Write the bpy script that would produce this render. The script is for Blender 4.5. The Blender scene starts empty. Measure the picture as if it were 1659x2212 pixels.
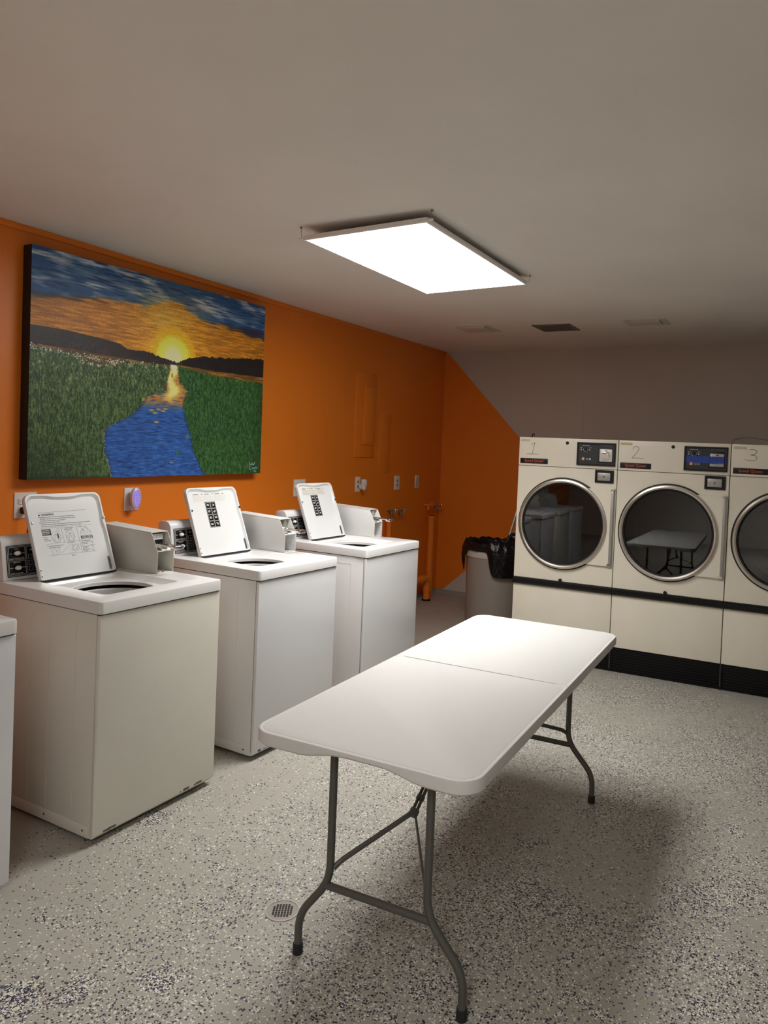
import bpy, bmesh, math, random
import numpy as np
from mathutils import Vector, Matrix
random.seed(7)
PI = math.pi
C = bpy.context.scene.collection

# ------------------------------------------------------------------ materials
def mat(name, col, rough=0.5, metal=0.0, spec=0.5, coat=0.0, bump=0.0, bscale=200.0, vary=0.0, vscale=3.0, vcol=None):
    m = bpy.data.materials.new(name); m.use_nodes = True
    nt = m.node_tree; b = nt.nodes['Principled BSDF']
    b.inputs['Base Color'].default_value = (*col, 1); b.inputs['Roughness'].default_value = rough
    b.inputs['Metallic'].default_value = metal; b.inputs['Specular IOR Level'].default_value = spec
    b.inputs['Coat Weight'].default_value = coat; b.inputs['Coat Roughness'].default_value = 0.08
    if bump or vary:
        tc = nt.nodes.new('ShaderNodeTexCoord')
    if bump:
        n = nt.nodes.new('ShaderNodeTexNoise'); n.inputs['Scale'].default_value = bscale; n.inputs['Detail'].default_value = 3
        bp = nt.nodes.new('ShaderNodeBump'); bp.inputs['Strength'].default_value = bump; bp.inputs['Distance'].default_value = 0.002
        nt.links.new(tc.outputs['Object'], n.inputs['Vector']); nt.links.new(n.outputs['Fac'], bp.inputs['Height'])
        nt.links.new(bp.outputs['Normal'], b.inputs['Normal'])
    if vary:
        n = nt.nodes.new('ShaderNodeTexNoise'); n.inputs['Scale'].default_value = vscale; n.inputs['Detail'].default_value = 5
        r = nt.nodes.new('ShaderNodeValToRGB')
        r.color_ramp.elements[0].position = 0.35; r.color_ramp.elements[1].position = 0.65
        c2 = vcol or tuple(c * (1 - vary) for c in col)
        r.color_ramp.elements[0].color = (*c2, 1); r.color_ramp.elements[1].color = (*col, 1)
        nt.links.new(tc.outputs['Object'], n.inputs['Vector']); nt.links.new(n.outputs['Fac'], r.inputs['Fac'])
        nt.links.new(r.outputs['Color'], b.inputs['Base Color'])
    return m
def emit(name, col, s):
    m = bpy.data.materials.new(name); m.use_nodes = True
    b = m.node_tree.nodes['Principled BSDF']
    b.inputs['Base Color'].default_value = (*col, 1)
    b.inputs['Emission Color'].default_value = (*col, 1); b.inputs['Emission Strength'].default_value = s
    return m
M = {}
M['orange'] = mat('orange_wall_paint', (0.86, 0.225, 0.015), 0.42, bump=0.25, bscale=120, vary=0.06, vscale=1.3)
M['grey_wall'] = mat('warm_grey_wall_paint', (0.60, 0.53, 0.47), 0.6, bump=0.25, bscale=120, vary=0.05, vscale=1.5)
M['ceiling'] = mat('ceiling_paint', (0.86, 0.82, 0.765), 0.8, bump=0.5, bscale=90, vary=0.07, vscale=1.1)
M['enamel'] = mat('white_enamel', (0.67, 0.675, 0.685), 0.22, coat=0.3)
M['enamel_side'] = mat('white_enamel_side', (0.74, 0.73, 0.725), 0.35)
M['bisque'] = mat('bisque_enamel', (0.72, 0.70, 0.62), 0.30, vary=0.05, vscale=4)
M['bisque_side'] = mat('bisque_enamel_side', (0.70, 0.66, 0.58), 0.4)
M['deck_w'] = mat('deck_enamel', (0.72, 0.715, 0.70), 0.27, coat=0.05)
M['lid'] = mat('lid_enamel', (0.70, 0.71, 0.705), 0.2, coat=0.3)
M['coinbox'] = mat('coin_box_paint', (0.64, 0.62, 0.56), 0.4, bump=0.1, bscale=400)
M['coinbox_w'] = mat('coin_box_white_paint', (0.68, 0.68, 0.665), 0.4, bump=0.1, bscale=400)
M['almond'] = mat('almond_enamel', (0.79, 0.74, 0.62), 0.33, vary=0.04, vscale=5)
M['almond_side'] = mat('almond_side_panel', (0.66, 0.61, 0.50), 0.45)
M['black'] = mat('black_plastic', (0.007, 0.007, 0.008), 0.45, spec=.35)
M['blackgloss'] = mat('black_gloss', (0.008, 0.008, 0.010), 0.22, coat=0.3)
M['charcoal'] = mat('charcoal_face', (0.022, 0.025, 0.03), 0.45)
M['gap'] = mat('dark_gap', (0.01, 0.01, 0.01), 0.8)
M['steel'] = mat('brushed_steel', (0.58, 0.54, 0.49), 0.28, metal=1.0, bump=0.05, bscale=60)
M['chrome'] = mat('chrome', (0.75, 0.72, 0.70), 0.12, metal=1.0)
M['alu'] = mat('grey_aluminium', (0.42, 0.41, 0.40), 0.4, metal=0.7)
M['galv'] = mat('galvanised_plate', (0.30, 0.31, 0.29), 0.45, metal=0.8, vary=0.5, vscale=90)
M['ink'] = mat('black_ink', (0.015, 0.015, 0.015), 0.6)
M['greyink'] = mat('grey_print', (0.11, 0.11, 0.12), 0.6)
M['white_print'] = mat('white_print', (0.75, 0.75, 0.73), 0.5)
M['dim_print'] = mat('dim_grey_print', (0.20, 0.20, 0.20), 0.5)
M['red_print'] = mat('red_orange_print', (0.42, 0.06, 0.025), 0.5)
M['label'] = mat('label_paper', (0.66, 0.66, 0.61), 0.6)
M['blue_print'] = mat('pale_blue_print', (0.45, 0.55, 0.70), 0.6)
M['red_pale'] = mat('pale_red_print', (0.70, 0.50, 0.45), 0.6)
M['blue_tape'] = mat('blue_painters_tape', (0.016, 0.05, 0.30), 0.55, bump=0.6, bscale=60)
M['tape_old'] = mat('old_masking_tape', (0.60, 0.46, 0.23), 0.7, vary=0.3, vscale=60, vcol=(0.45, 0.50, 0.28))
M['tape_pale'] = mat('pale_tape_residue', (0.60, 0.58, 0.43), 0.7, vary=0.2, vscale=60)
M['amber'] = mat('amber_button', (0.72, 0.40, 0.15), 0.4)
M['plate'] = mat('white_wall_plate', (0.80, 0.76, 0.72), 0.35)
M['white_plastic'] = mat('white_plastic', (0.80, 0.79, 0.77), 0.3)
M['table'] = mat('blow_moulded_plastic', (0.67, 0.667, 0.648), 0.6, spec=0.3, bump=0.35, bscale=500)
M['tabedge'] = M['table']
M['tube'] = mat('grey_hammered_tube', (0.105, 0.10, 0.09), 0.38, metal=0.35, bump=0.1, bscale=300)
M['rubber'] = mat('black_rubber', (0.012, 0.012, 0.012), 0.7)
M['bag'] = mat('black_trash_bag_film', (0.004, 0.004, 0.005), 0.24, spec=0.3, bump=1.0, bscale=18)
M['bag'].node_tree.nodes['Bump'].inputs['Distance'].default_value = 0.02
M['can'] = mat('grey_bin_plastic', (0.25, 0.22, 0.19), 0.45, bump=0.1, bscale=200)
M['can_rim'] = mat('pale_grey_rim', (0.44, 0.40, 0.36), 0.4)
M['lampframe'] = mat('white_lamp_frame', (0.88, 0.84, 0.82), 0.4)
M['glow'] = emit('lit_diffuser', (1.0, 0.98, 0.955), 11.0)
M['uv'] = emit('violet_led_glow', (0.16, 0.10, 1.0), 1.3)
M['zap'] = mat('lilac_plastic', (0.66, 0.55, 0.66), 0.3)
M['wire'] = mat('thin_grey_wire', (0.35, 0.32, 0.30), 0.4, metal=0.6)
M['vent_dark'] = mat('dark_grille', (0.12, 0.10, 0.085), 0.6)
M['vent_w'] = mat('white_diffuser_metal', (0.62, 0.58, 0.55), 0.5)
M['tub'] = mat('white_tub_ring', (0.62, 0.61, 0.58), 0.35)
M['basket'] = mat('grey_tub_wall', (0.16, 0.17, 0.19), 0.4)
M['cable'] = mat('brown_grey_cable', (0.20, 0.17, 0.14), 0.5)
M['rust'] = mat('scuffed_metal', (0.16, 0.13, 0.11), 0.7, vary=0.5, vscale=60)

M['drumback'] = mat('drum_back_steel', (0.10, 0.10, 0.10), 0.4, metal=0.6)
M['bumper'] = mat('black_bumper_vinyl', (0.005, 0.005, 0.006), 0.28, spec=0.3)
M['kick'] = mat('black_kick_metal', (0.005, 0.005, 0.006), 0.5, spec=0.2)
M['coinplate'] = mat('pale_coin_plate', (0.66, 0.64, 0.59), 0.38, metal=0.4)
def drum_mat():
    m = bpy.data.materials.new('perforated_drum'); m.use_nodes = True
    nt = m.node_tree; b = nt.nodes['Principled BSDF']
    tc = nt.nodes.new('ShaderNodeTexCoord'); v = nt.nodes.new('ShaderNodeTexVoronoi'); v.inputs['Scale'].default_value = 60
    v.inputs['Randomness'].default_value = 0.0
    r = nt.nodes.new('ShaderNodeValToRGB'); r.color_ramp.interpolation = 'CONSTANT'
    r.color_ramp.elements[0].color = (0.004, 0.004, 0.004, 1); r.color_ramp.elements[1].position = 0.30
    r.color_ramp.elements[1].color = (0.16, 0.16, 0.155, 1)
    nt.links.new(tc.outputs['UV'], v.inputs['Vector']); nt.links.new(v.outputs['Distance'], r.inputs['Fac'])
    nt.links.new(r.outputs['Color'], b.inputs['Base Color']); b.inputs['Roughness'].default_value = 0.4; b.inputs['Metallic'].default_value = 0.5
    return m
M['drum'] = drum_mat()
def glass_mat():
    m = bpy.data.materials.new('dark_door_glass'); m.use_nodes = True
    nt = m.node_tree; nt.nodes.clear(); o = nt.nodes.new('ShaderNodeOutputMaterial')
    t = nt.nodes.new('ShaderNodeBsdfTransparent'); t.inputs['Color'].default_value = (0.52, 0.53, 0.54, 1)
    g = nt.nodes.new('ShaderNodeBsdfGlossy'); g.inputs['Roughness'].default_value = 0.015; g.inputs['Color'].default_value = (1, 1, 1, 1)
    f = nt.nodes.new('ShaderNodeFresnel'); f.inputs['IOR'].default_value = 1.65
    x = nt.nodes.new('ShaderNodeMixShader')
    nt.links.new(f.outputs[0], x.inputs[0]); nt.links.new(t.outputs[0], x.inputs[1]); nt.links.new(g.outputs[0], x.inputs[2])
    nt.links.new(x.outputs[0], o.inputs['Surface']); return m
M['glass'] = glass_mat()

SPILLS = [(-1.643, 1.527, .07, .55), (-1.819, 1.385, .065, .38), (-1.93, 1.26, .10, .55), (-2.40, 2.16, .085, .35), (-.80, 2.48, .16, .18), (-.31, 2.77, .16, .2), (-1.25, 1.75, .2, .12)]
def floor_mat():
    m = bpy.data.materials.new('flaked_epoxy_floor'); m.use_nodes = True
    nt = m.node_tree; N = nt.nodes; L = nt.links; b = N['Principled BSDF']
    tc = N.new('ShaderNodeTexCoord')
    def noise(scale, detail=3, src=None):
        n = N.new('ShaderNodeTexNoise'); n.inputs['Scale'].default_value = scale; n.inputs['Detail'].default_value = detail
        L.new(src or tc.outputs['Object'], n.inputs['Vector']); return n
    def math_(op, a, b_=None, c=None):
        n = N.new('ShaderNodeMath'); n.operation = op
        for i, x in enumerate((a, b_, c)):
            if x is None: continue
            if isinstance(x, (int, float)): n.inputs[i].default_value = x
            else: L.new(x, n.inputs[i])
        return n.outputs[0]
    def mapr(x, a, b_, c, d):
        n = N.new('ShaderNodeMapRange'); n.inputs[1].default_value = a; n.inputs[2].default_value = b_
        n.inputs[3].default_value = c; n.inputs[4].default_value = d; L.new(x, n.inputs[0]); return n.outputs[0]
    # irregular chips: warp the lookup
    w = noise(160, 2); sub = N.new('ShaderNodeVectorMath'); sub.operation = 'MULTIPLY_ADD'
    L.new(w.outputs['Color'], sub.inputs[0]); sub.inputs[1].default_value = (0.0045, 0.0045, 0); L.new(tc.outputs['Object'], sub.inputs[2])
    big = mapr(noise(1.6, 3).outputs['Fac'], 0.40, 0.62, 0.0, 1.0)
    clus = mapr(noise(5.5, 3).outputs['Fac'], 0.62, 0.71, 0.0, 0.62)
    sep = N.new('ShaderNodeSeparateXYZ'); L.new(tc.outputs['Object'], sep.inputs[0])
    edgex = mapr(sep.outputs[0], -2.75, -1.6, 0.0, 1.0)
    edgey = mapr(sep.outputs[1], 5.6, 4.6, 0.25, 1.0)
    dens = math_('MULTIPLY', math_('MULTIPLY', edgex, edgey), math_('MULTIPLY_ADD', big, 0.16, 0.04))
    dens = math_('ADD', dens, math_('MULTIPLY', clus, edgex))
    blue_k = None
    for (px, py, pr, k) in SPILLS:      # thick handfuls of flakes
        vd = N.new('ShaderNodeVectorMath'); vd.operation = 'DISTANCE'; L.new(tc.outputs['Object'], vd.inputs[0]); vd.inputs[1].default_value = (px, py, 0)
        wob_ = math_('MULTIPLY_ADD', noise(14, 3).outputs['Fac'], .10, -.05)
        g = mapr(math_('ADD', vd.outputs['Value'], wob_), pr * .35, pr, k, 0.0); dens = math_('ADD', dens, g); blue_k = g if blue_k is None else math_('ADD', blue_k, g)
    base = N.new('ShaderNodeMix'); base.data_type = 'RGBA'; nb = noise(2.2, 4)
    L.new(nb.outputs['Fac'], base.inputs[0]); base.inputs[6].default_value = (0.318, 0.304, 0.262, 1); base.inputs[7].default_value = (0.385, 0.368, 0.320, 1)
    cur = base.outputs[2]
    layers = [(128, (0.0, 0.0, 0.0), 0.42, (0.012, 0.012, 0.016), 1.1), (134, (3.1, 1.7, 0), 0.42, (0.68, 0.66, 0.59), 0.95), (116, (7.3, 4.9, 0), 0.42, (0.028, 0.032, 0.10), 0.36),
              (185, (1.3, 9.7, 0), 0.42, (0.03, 0.03, 0.04), 0.7), (200, (5.3, 2.2, 0), 0.42, (0.75, 0.72, 0.65), 0.6)]
    for sc, off, rad, col, k in layers:
        mp = N.new('ShaderNodeMapping'); mp.inputs['Location'].default_value = off; L.new(sub.outputs[0], mp.inputs['Vector'])
        v = N.new('ShaderNodeTexVoronoi'); v.voronoi_dimensions = '2D'; v.inputs['Scale'].default_value = sc
        L.new(mp.outputs[0], v.inputs['Vector'])
        sc_ = N.new('ShaderNodeSeparateColor'); L.new(v.outputs['Color'], sc_.inputs[0])
        on = math_('LESS_THAN', sc_.outputs[0], math_('MULTIPLY', dens, k) if sc != 116 else math_('ADD', math_('MULTIPLY', dens, k), math_('MULTIPLY', blue_k, .35)))
        near = math_('LESS_THAN', v.outputs['Distance'], math_('MULTIPLY_ADD', sc_.outputs[1], 0.26, rad - 0.12))
        f = math_('MULTIPLY', on, near)
        mx = N.new('ShaderNodeMix'); mx.data_type = 'RGBA'; L.new(f, mx.inputs[0]); L.new(cur, mx.inputs[6])
        mx.inputs[7].default_value = (*col, 1); cur = mx.outputs[2]
    L.new(cur, b.inputs['Base Color'])
    b.inputs['Roughness'].default_value = 0.42; b.inputs['Specular IOR Level'].default_value = 0.45
    rn = noise(8, 3); L.new(mapr(rn.outputs['Fac'], 0.3, 0.7, 0.34, 0.52), b.inputs['Roughness'])
    bp = N.new('ShaderNodeBump'); bp.inputs['Strength'].default_value = 0.25; bp.inputs['Distance'].default_value = 0.002
    L.new(noise(45, 3).outputs['Fac'], bp.inputs['Height']); L.new(bp.outputs[0], b.inputs['Normal'])
    return m
M['floor'] = floor_mat()

# ------------------------------------------------------------------ mesh helpers
def obj(name, bm, m, parent=None, off=None, sharp=32):
    if off is not None: bmesh.ops.translate(bm, vec=-Vector(off), verts=bm.verts)
    me = bpy.data.meshes.new(name); bm.normal_update(); bm.to_mesh(me); bm.free()
    for mm in (m if isinstance(m, (list, tuple)) else [m]): me.materials.append(mm)
    me.shade_smooth(); me.set_sharp_from_angle(angle=math.radians(sharp))
    o = bpy.data.objects.new(name, me); C.objects.link(o)
    if parent: o.parent = parent
    return o
def thing(name, label, cat, loc=(0, 0, 0), rz=0, group=None):
    o = bpy.data.objects.new(name, None); C.objects.link(o); o.location = loc; o.rotation_euler = (0, 0, rz)
    o.empty_display_size = 0.1; o['label'] = label; o['category'] = cat
    if group: o['group'] = group
    return o
def tag(o, label, cat, group=None):
    o['label'] = label; o['category'] = cat
    if group: o['group'] = group
    return o
def struct(o): o['kind'] = 'structure'; return o
def merge(bm, t, mi=0):
    me = bpy.data.meshes.new('t'); t.to_mesh(me); t.free()
    if mi:
        for p in me.polygons: p.material_index = mi
    bm.from_mesh(me); bpy.data.meshes.remove(me); return bm
def box(bm, x0, x1, y0, y1, z0, z1, r=0, seg=2, mi=0, mtx=None):
    t = bmesh.new(); bmesh.ops.create_cube(t, size=1)
    for v in t.verts:
        v.co = Vector((x0 + (v.co.x + .5) * (x1 - x0), y0 + (v.co.y + .5) * (y1 - y0), z0 + (v.co.z + .5) * (z1 - z0)))
    if r: bmesh.ops.bevel(t, geom=t.edges[:], offset=r, segments=seg, affect='EDGES', profile=0.5)
    if mtx: bmesh.ops.transform(t, matrix=mtx, verts=t.verts)
    return merge(bm, t, mi)
def Box(*a, **k): return box(bmesh.new(), *a, **k)
def loft(bm, loops, close=True, cap0=False, cap1=False, mi=0):
    vs = [[bm.verts.new(p) for p in l] for l in loops]; n = len(vs[0])
    for a, b in zip(vs, vs[1:]):
        for i in range(n if close else n - 1):
            j = (i + 1) % n
            try: f = bm.faces.new((a[i], a[j], b[j], b[i])); f.material_index = mi
            except ValueError: pass
    if cap0: f = bm.faces.new(vs[0][::-1]); f.material_index = mi
    if cap1: f = bm.faces.new(vs[-1]); f.material_index = mi
    return bm
def fixn(bm): bmesh.ops.recalc_face_normals(bm, faces=bm.faces); return bm
def tube(bm, pts, r, n=12, fillet=0, cap=True, closed=False, mi=0):
    pts = [Vector(p) for p in pts]
    if fillet and len(pts) > 2:
        out = [pts[0]]
        for a, b, c in zip(pts, pts[1:], pts[2:]):
            d = min(fillet, (b - a).length * .49, (c - b).length * .49)
            p0 = b + (a - b).normalized() * d; p1 = b + (c - b).normalized() * d
            for k in range(7):
                t = k / 6; out.append(p0.lerp(b, t).lerp(b.lerp(p1, t), t))
        out.append(pts[-1]); pts = out
    loops = []; up = None
    for i, p in enumerate(pts):
        if closed: d = pts[(i + 1) % len(pts)] - pts[i - 1]
        else: d = (pts[min(i + 1, len(pts) - 1)] - pts[max(i - 1, 0)])
        d.normalize()
        if up is None: up = d.orthogonal().normalized()
        up = (up - d * up.dot(d)).normalized(); s = d.cross(up)
        rr = r[i] if isinstance(r, (list, tuple)) else r
        loops.append([p + (up * math.cos(a) + s * math.sin(a)) * rr for a in [2 * PI * k / n for k in range(n)]])
    if closed: loops.append(loops[0])
    t = bmesh.new(); loft(t, loops, cap0=cap and not closed, cap1=cap and not closed)
    if closed: bmesh.ops.remove_doubles(t, verts=t.verts, dist=1e-6)
    fixn(t); return merge(bm, t, mi)
def Tube(*a, **k): return tube(bmesh.new(), *a, **k)
def lathe(bm, prof, c=(0, 0, 0), axis='z', n=48, mi=0, cap0=False, cap1=False):
    c = Vector(c)
    def P(r, h, a):
        x, y = r * math.cos(a), r * math.sin(a)
        return c + (Vector((x, y, h)) if axis == 'z' else Vector((x, h, y)) if axis == 'y' else Vector((h, x, y)))
    t = bmesh.new(); loft(t, [[P(r, h, 2 * PI * k / n) for k in range(n)] for r, h in prof], cap0=cap0, cap1=cap1)
    fixn(t); return merge(bm, t, mi)
def Lathe(*a, **k): return lathe(bmesh.new(), *a, **k)
def prism(bm, poly, lo, hi, axis='y', mi=0, bevel=0):
    """poly 2D extruded along axis: y -> (x,z); x -> (y,z); z -> (x,y)"""
    f = {'y': lambda p, h: (p[0], h, p[1]), 'x': lambda p, h: (h, p[0], p[1]), 'z': lambda p, h: (p[0], p[1], h)}[axis]
    t = bmesh.new(); loft(t, [[f(p, lo) for p in poly], [f(p, hi) for p in poly]], cap0=True, cap1=True); fixn(t)
    if bevel: bmesh.ops.bevel(t, geom=t.edges[:], offset=bevel, segments=2, affect='EDGES', profile=.5)
    return merge(bm, t, mi)
def rrect(x0, x1, y0, y1, r, k=6):
    """rounded rectangle outline, counter-clockwise; r scalar or 4 (x0y0,x1y0,x1y1,x0y1)"""
    rs = [r] * 4 if isinstance(r, (int, float)) else r; out = []
    for (cx, cy, sx, sy, a0), rr in zip([(x0, y0, 1, 1, PI), (x1, y0, -1, 1, 1.5 * PI), (x1, y1, -1, -1, 0), (x0, y1, 1, -1, .5 * PI)], rs):
        for i in range(k + 1):
            a = a0 + i * PI / 2 / k; out.append((cx + sx * rr + rr * math.cos(a), cy + sy * rr + rr * math.sin(a)))
    return out
def radial(shape, c, angs):
    """sample closed outline by rays from c"""
    out = []; n = len(shape)
    for a in angs:
        d = (math.cos(a), math.sin(a)); best = None
        for i in range(n):
            p, q = shape[i], shape[(i + 1) % n]; ex, ey = q[0] - p[0], q[1] - p[1]
            den = d[0] * ey - d[1] * ex
            if abs(den) < 1e-12: continue
            wx, wy = p[0] - c[0], p[1] - c[1]
            t = (wx * ey - wy * ex) / den; s = (wx * d[1] - wy * d[0]) / den
            if t > 0 and -1e-6 <= s <= 1 + 1e-6: best = t if best is None else max(best, t)
        out.append((c[0] + d[0] * best, c[1] + d[1] * best))
    return out
def angles(c, shapes, n=72):
    a = {round(2 * PI * k / n, 5) for k in range(n)}
    for s in shapes:
        for p in s: a.add(round(math.atan2(p[1] - c[1], p[0] - c[0]) % (2 * PI), 5))
    a = sorted(a); out = [a[0]]
    for x in a[1:]:
        if x - out[-1] > 2e-4: out.append(x)
    return out
def text(bm, s, size, mtx, align='LEFT', ext=0.0002, mi=0, bold=0.0):
    cu = bpy.data.curves.new('txt', 'FONT'); cu.body = s; cu.size = size; cu.align_x = align; cu.extrude = ext
    cu.resolution_u = 2; cu.offset = bold
    o = bpy.data.objects.new('txt', cu); me = bpy.data.meshes.new_from_object(o)
    t = bmesh.new(); t.from_mesh(me); bmesh.ops.transform(t, matrix=mtx, verts=t.verts)
    merge(bm, t, mi); bpy.data.meshes.remove(me); bpy.data.objects.remove(o); bpy.data.curves.remove(cu); return bm
def frame_mtx(o, u, v):
    """text plane: x->u, y->v, z->u x v, origin o"""
    u = Vector(u).normalized(); v = Vector(v).normalized(); w = u.cross(v)
    m = Matrix.Identity(4)
    for i in range(3): m[i][0], m[i][1], m[i][2], m[i][3] = u[i], v[i], w[i], o[i]
    return m
def stroke(bm, pts, w, to3, h=0.0004):
    """flat ink line of width w through 2D pts, to3 maps (u,v,n) to 3D"""
    for p, q in zip(pts, pts[1:]):
        d = Vector((q[0] - p[0], q[1] - p[1])); l = d.length
        if l < 1e-6: continue
        d /= l; nn = Vector((-d.y, d.x)) * w / 2; e = d * w * .3
        c = [(p[0] - e.x - nn.x, p[1] - e.y - nn.y), (q[0] + e.x - nn.x, q[1] + e.y - nn.y), (q[0] + e.x + nn.x, q[1] + e.y + nn.y), (p[0] - e.x + nn.x, p[1] - e.y + nn.y)]
        t = bmesh.new(); loft(t, [[to3(*k, 0.0001) for k in c], [to3(*k, h) for k in c]], cap0=True, cap1=True); fixn(t); merge(bm, t)
    return bm
def rectout(u0, u1, v0, v1): return [(u0, v0), (u1, v0), (u1, v1), (u0, v1), (u0, v0)]

# ------------------------------------------------------------------ room
XL, YF, H = -3.6467, 7.0892, 2.6506
XR, YB = 3.2, -3.2
b = Box(XL - .1, XR + .1, YB - .1, YF + .1, -.1, 0); struct(obj('floor', b, M['floor']))
b = Box(XL - .1, XR + .1, YB - .1, YF + .1, H, H + .1); struct(obj('ceiling', b, M['ceiling']))
b = Box(XL - .1, XL, YB - .1, YF + .1, 0, H); struct(obj('wall_left', b, M['orange']))
M['white_wall'] = mat('white_wall_paint', (0.80, 0.77, 0.73), 0.6)
# far wall: one slab whose front carries the painted orange arrow shape
b = Box(XL, XR, YF, YF + .1, 0, H)
arrow = [(XL, 0), (-3.611, 0), (-2.234, 1.219), (-2.745, 1.745), (-3.605, 2.631), (XL, H)]
prism(b, arrow, YF - .0008, YF + .0005, 'y', mi=1)
w2 = Box(XR, XR + .1, YB - .1, YF + .1, 0, H); struct(obj('wall_right', w2, M['white_wall']))
w2 = Box(XL, XR, YB - .1, YB, 0, H); struct(obj('wall_back', w2, M['white_wall']))
struct(obj('wall_far', b, [M['grey_wall'], M['orange']]))
b = Box(-2.083, -2.068, YF - .003, YF, 1.0, H, .001); struct(obj('trim_1', b, M['grey_wall']))
b = Box(XL, XL + .012, YB, YF, H - .032, H, .003); struct(obj('trim_2', b, M['orange']))

M['cove'] = mat('grey_floor_coating', (0.30, 0.29, 0.26), 0.5)
prof = [(0, 0), (.020, 0), (.010, .008), (.005, .022), (.004, .042), (0, .044)]
b = bmesh.new(); prism(b, [(XL + p, z) for p, z in prof], YB, YF, 'y'); struct(obj('baseboard_left', b, M['cove']))
b = bmesh.new(); prism(b, [(YF - p, z) for p, z in prof], XL, XR, 'x'); struct(obj('baseboard_far', b, M['cove']))

# ------------------------------------------------------------------ washers
WW, WZ, WZB, WD = .6271, .9546, .9057, .72
def lid_frame(c, y0):
    th = math.radians(22); up = Vector((-math.sin(th), 0, math.cos(th))); nn = Vector((math.cos(th), 0, math.sin(th)))
    o = Vector((-.505, y0, WZ + .004))
    return lambda u, v, n=0: o + Vector((0, u, 0)) + up * v + nn * n, up, nn
def make_washer(y, rz, label, style, name='washing_machine'):
    cream = style in ('cream', 'plain')
    body, side = (M['bisque'], M['bisque_side']) if cream else (M['enamel'], M['enamel_side'])
    if style == 'plain': body = M['enamel']; side = M['enamel_side']
    cx, cy = -WD / 2, WW / 2
    wx = -2.4202
    t = thing(name, label, 'washing machine', (wx + cx * math.cos(rz) - cy * math.sin(rz), y + cx * math.sin(rz) + cy * math.cos(rz), 0), rz, 'coin-operated top-load washers along the orange wall')
    off = (cx, cy, 0); P = lambda n, bm, m, par=None, **k: obj(n, bm, m, par or t, off, **k)
    # cabinet: side and back sheets, open at the top
    b = bmesh.new(); z0 = .022
    box(b, -WD + .01, -.0155, .003, .006, z0, WZB - .005, .001); box(b, -WD + .01, -.0155, WW - .006, WW - .003, z0, WZB - .005, .001)
    box(b, -WD + .008, -WD + .011, .003, WW - .003, z0, WZB, .0005)
    box(b, -.7, -.02, .006, WW - .006, z0, z0 + .004)
    # raised kick band and pressed ribs on both sides
    for s, yy in ((-1, .003), (1, WW - .003)):
        y0_, y1_ = (yy - .0022, yy) if s < 0 else (yy, yy + .0022)
        box(b, -WD + .02, -.03, y0_, y1_, z0, z0 + .045, .001)
        for xx in ((-.42, -.30, -.135) if style != 'panel' else (-.40, -.11)):
            box(b, xx, xx + .0022, y0_ + (.0012 if s < 0 else 0), y1_ - (0 if s < 0 else .0012), z0 + .06, WZB - .05)
        if style == 'panel': box(b, -.40, -.11, y0_ + .0008, y1_ - .0006, WZB - .052, WZB - .05, .0003)
    P('cabinet', b, side)
    b = Box(-.0125, 0.006, .0, WW, z0 + .012, WZB - .0055, .005, 3)
    box(b, -.02, -.008, .004, WW - .004, z0, z0 + .02, .002)
    fp = P('front_panel', b, body)
    for xx in (-.62, -.3, -.06):
        for yy in (.0003, WW - .0013): P('screw', Lathe([(.0045, 0), (.0045, .001)], (xx, yy, z0 + .024), 'y', 12, cap0=True, cap1=True), M['black'])
    if style in ('cream', 'mid'):
        rr = random.Random(3 if style == 'cream' else 4)
        for k in range(9):
            yy = (.03 + rr.random() * .06) if k < 5 else (.36 + rr.random() * .22)
            P('scuff', Box(.0058, .0068, yy, yy + .008 + rr.random() * .03, z0 + .013 + rr.random() * .006, z0 + .017 + rr.random() * .01), M['rust'], fp)
    for xx in (-.06, -WD + .07):
        for yy in (.06, WW - .06): P('levelling_foot', Lathe([(.019, 0), (.019, .008), (.008, .010), (.008, .026)], (xx, yy, 0), n=16, cap0=True, cap1=True), M['black'])
    # deck with a recess for the lid and the tub opening
    c = (-.287, .282); outer = rrect(-WD, .012, -.003, WW + .003, .016); outer_in = rrect(-WD + .006, .006, .003, WW - .003, .012)
    rec = rrect(-.515, -.09, .092, .476, .03); rec2 = rrect(-.50, -.112, .112, .456, .03); rr0 = .162
    A = angles(c, [outer, outer_in, rec], 72)
    circ = lambda r, z: [(c[0] + r * math.cos(a), c[1] + r * math.sin(a), z) for a in A]
    S = lambda sh, z: [(*p, z) for p in radial(sh, c, A)]
    lo = [S(rrect(-WD + .004, .006, .002, WW - .002, .014), WZB), S(outer, WZB), S(outer, WZ - .007), S(rrect(-WD + .002, .0095, -.001, WW + .001, .014), WZ - .002), S(outer_in, WZ),
          S(rec, WZ), S(rrect(-.512, -.093, .095, .473, .03), WZ - .003), S(rec2, WZ - .021), S(rrect(-.488, -.116, .115, .452, .05), WZ - .0235), circ(rr0 + .004, WZ - .025), circ(rr0, WZ - .028), circ(rr0 - .001, WZ - .042), circ(rr0 + .006, WZ - .045)]
    b = bmesh.new(); loft(b, lo); fixn(b); P('deck', b, M['deck_w'])
    b = bmesh.new(); box(b, -.012, -.001, .0045, WW - .0045, WZB - .012, WZB + .003); box(b, -WD + .014, -.012, .0045, .0075, WZB - .012, WZB + .003); box(b, -WD + .014, -.012, WW - .0075, WW - .0045, WZB - .012, WZB + .003); box(b, -.022, -.010, .0062, WW - .0062, z0 + .01, WZB); P('gap_shade', b, M['gap'])  # black strips put in as the shade of the cabinet gaps
    P('lid_gap_shade', Box(-.516, -.5035, .099, .470, WZ - .004, WZ + .0036, .001), M['gap'])  # black bar drawn as the shade in the gap under the lid
    cc = (*c, 0)
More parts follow.
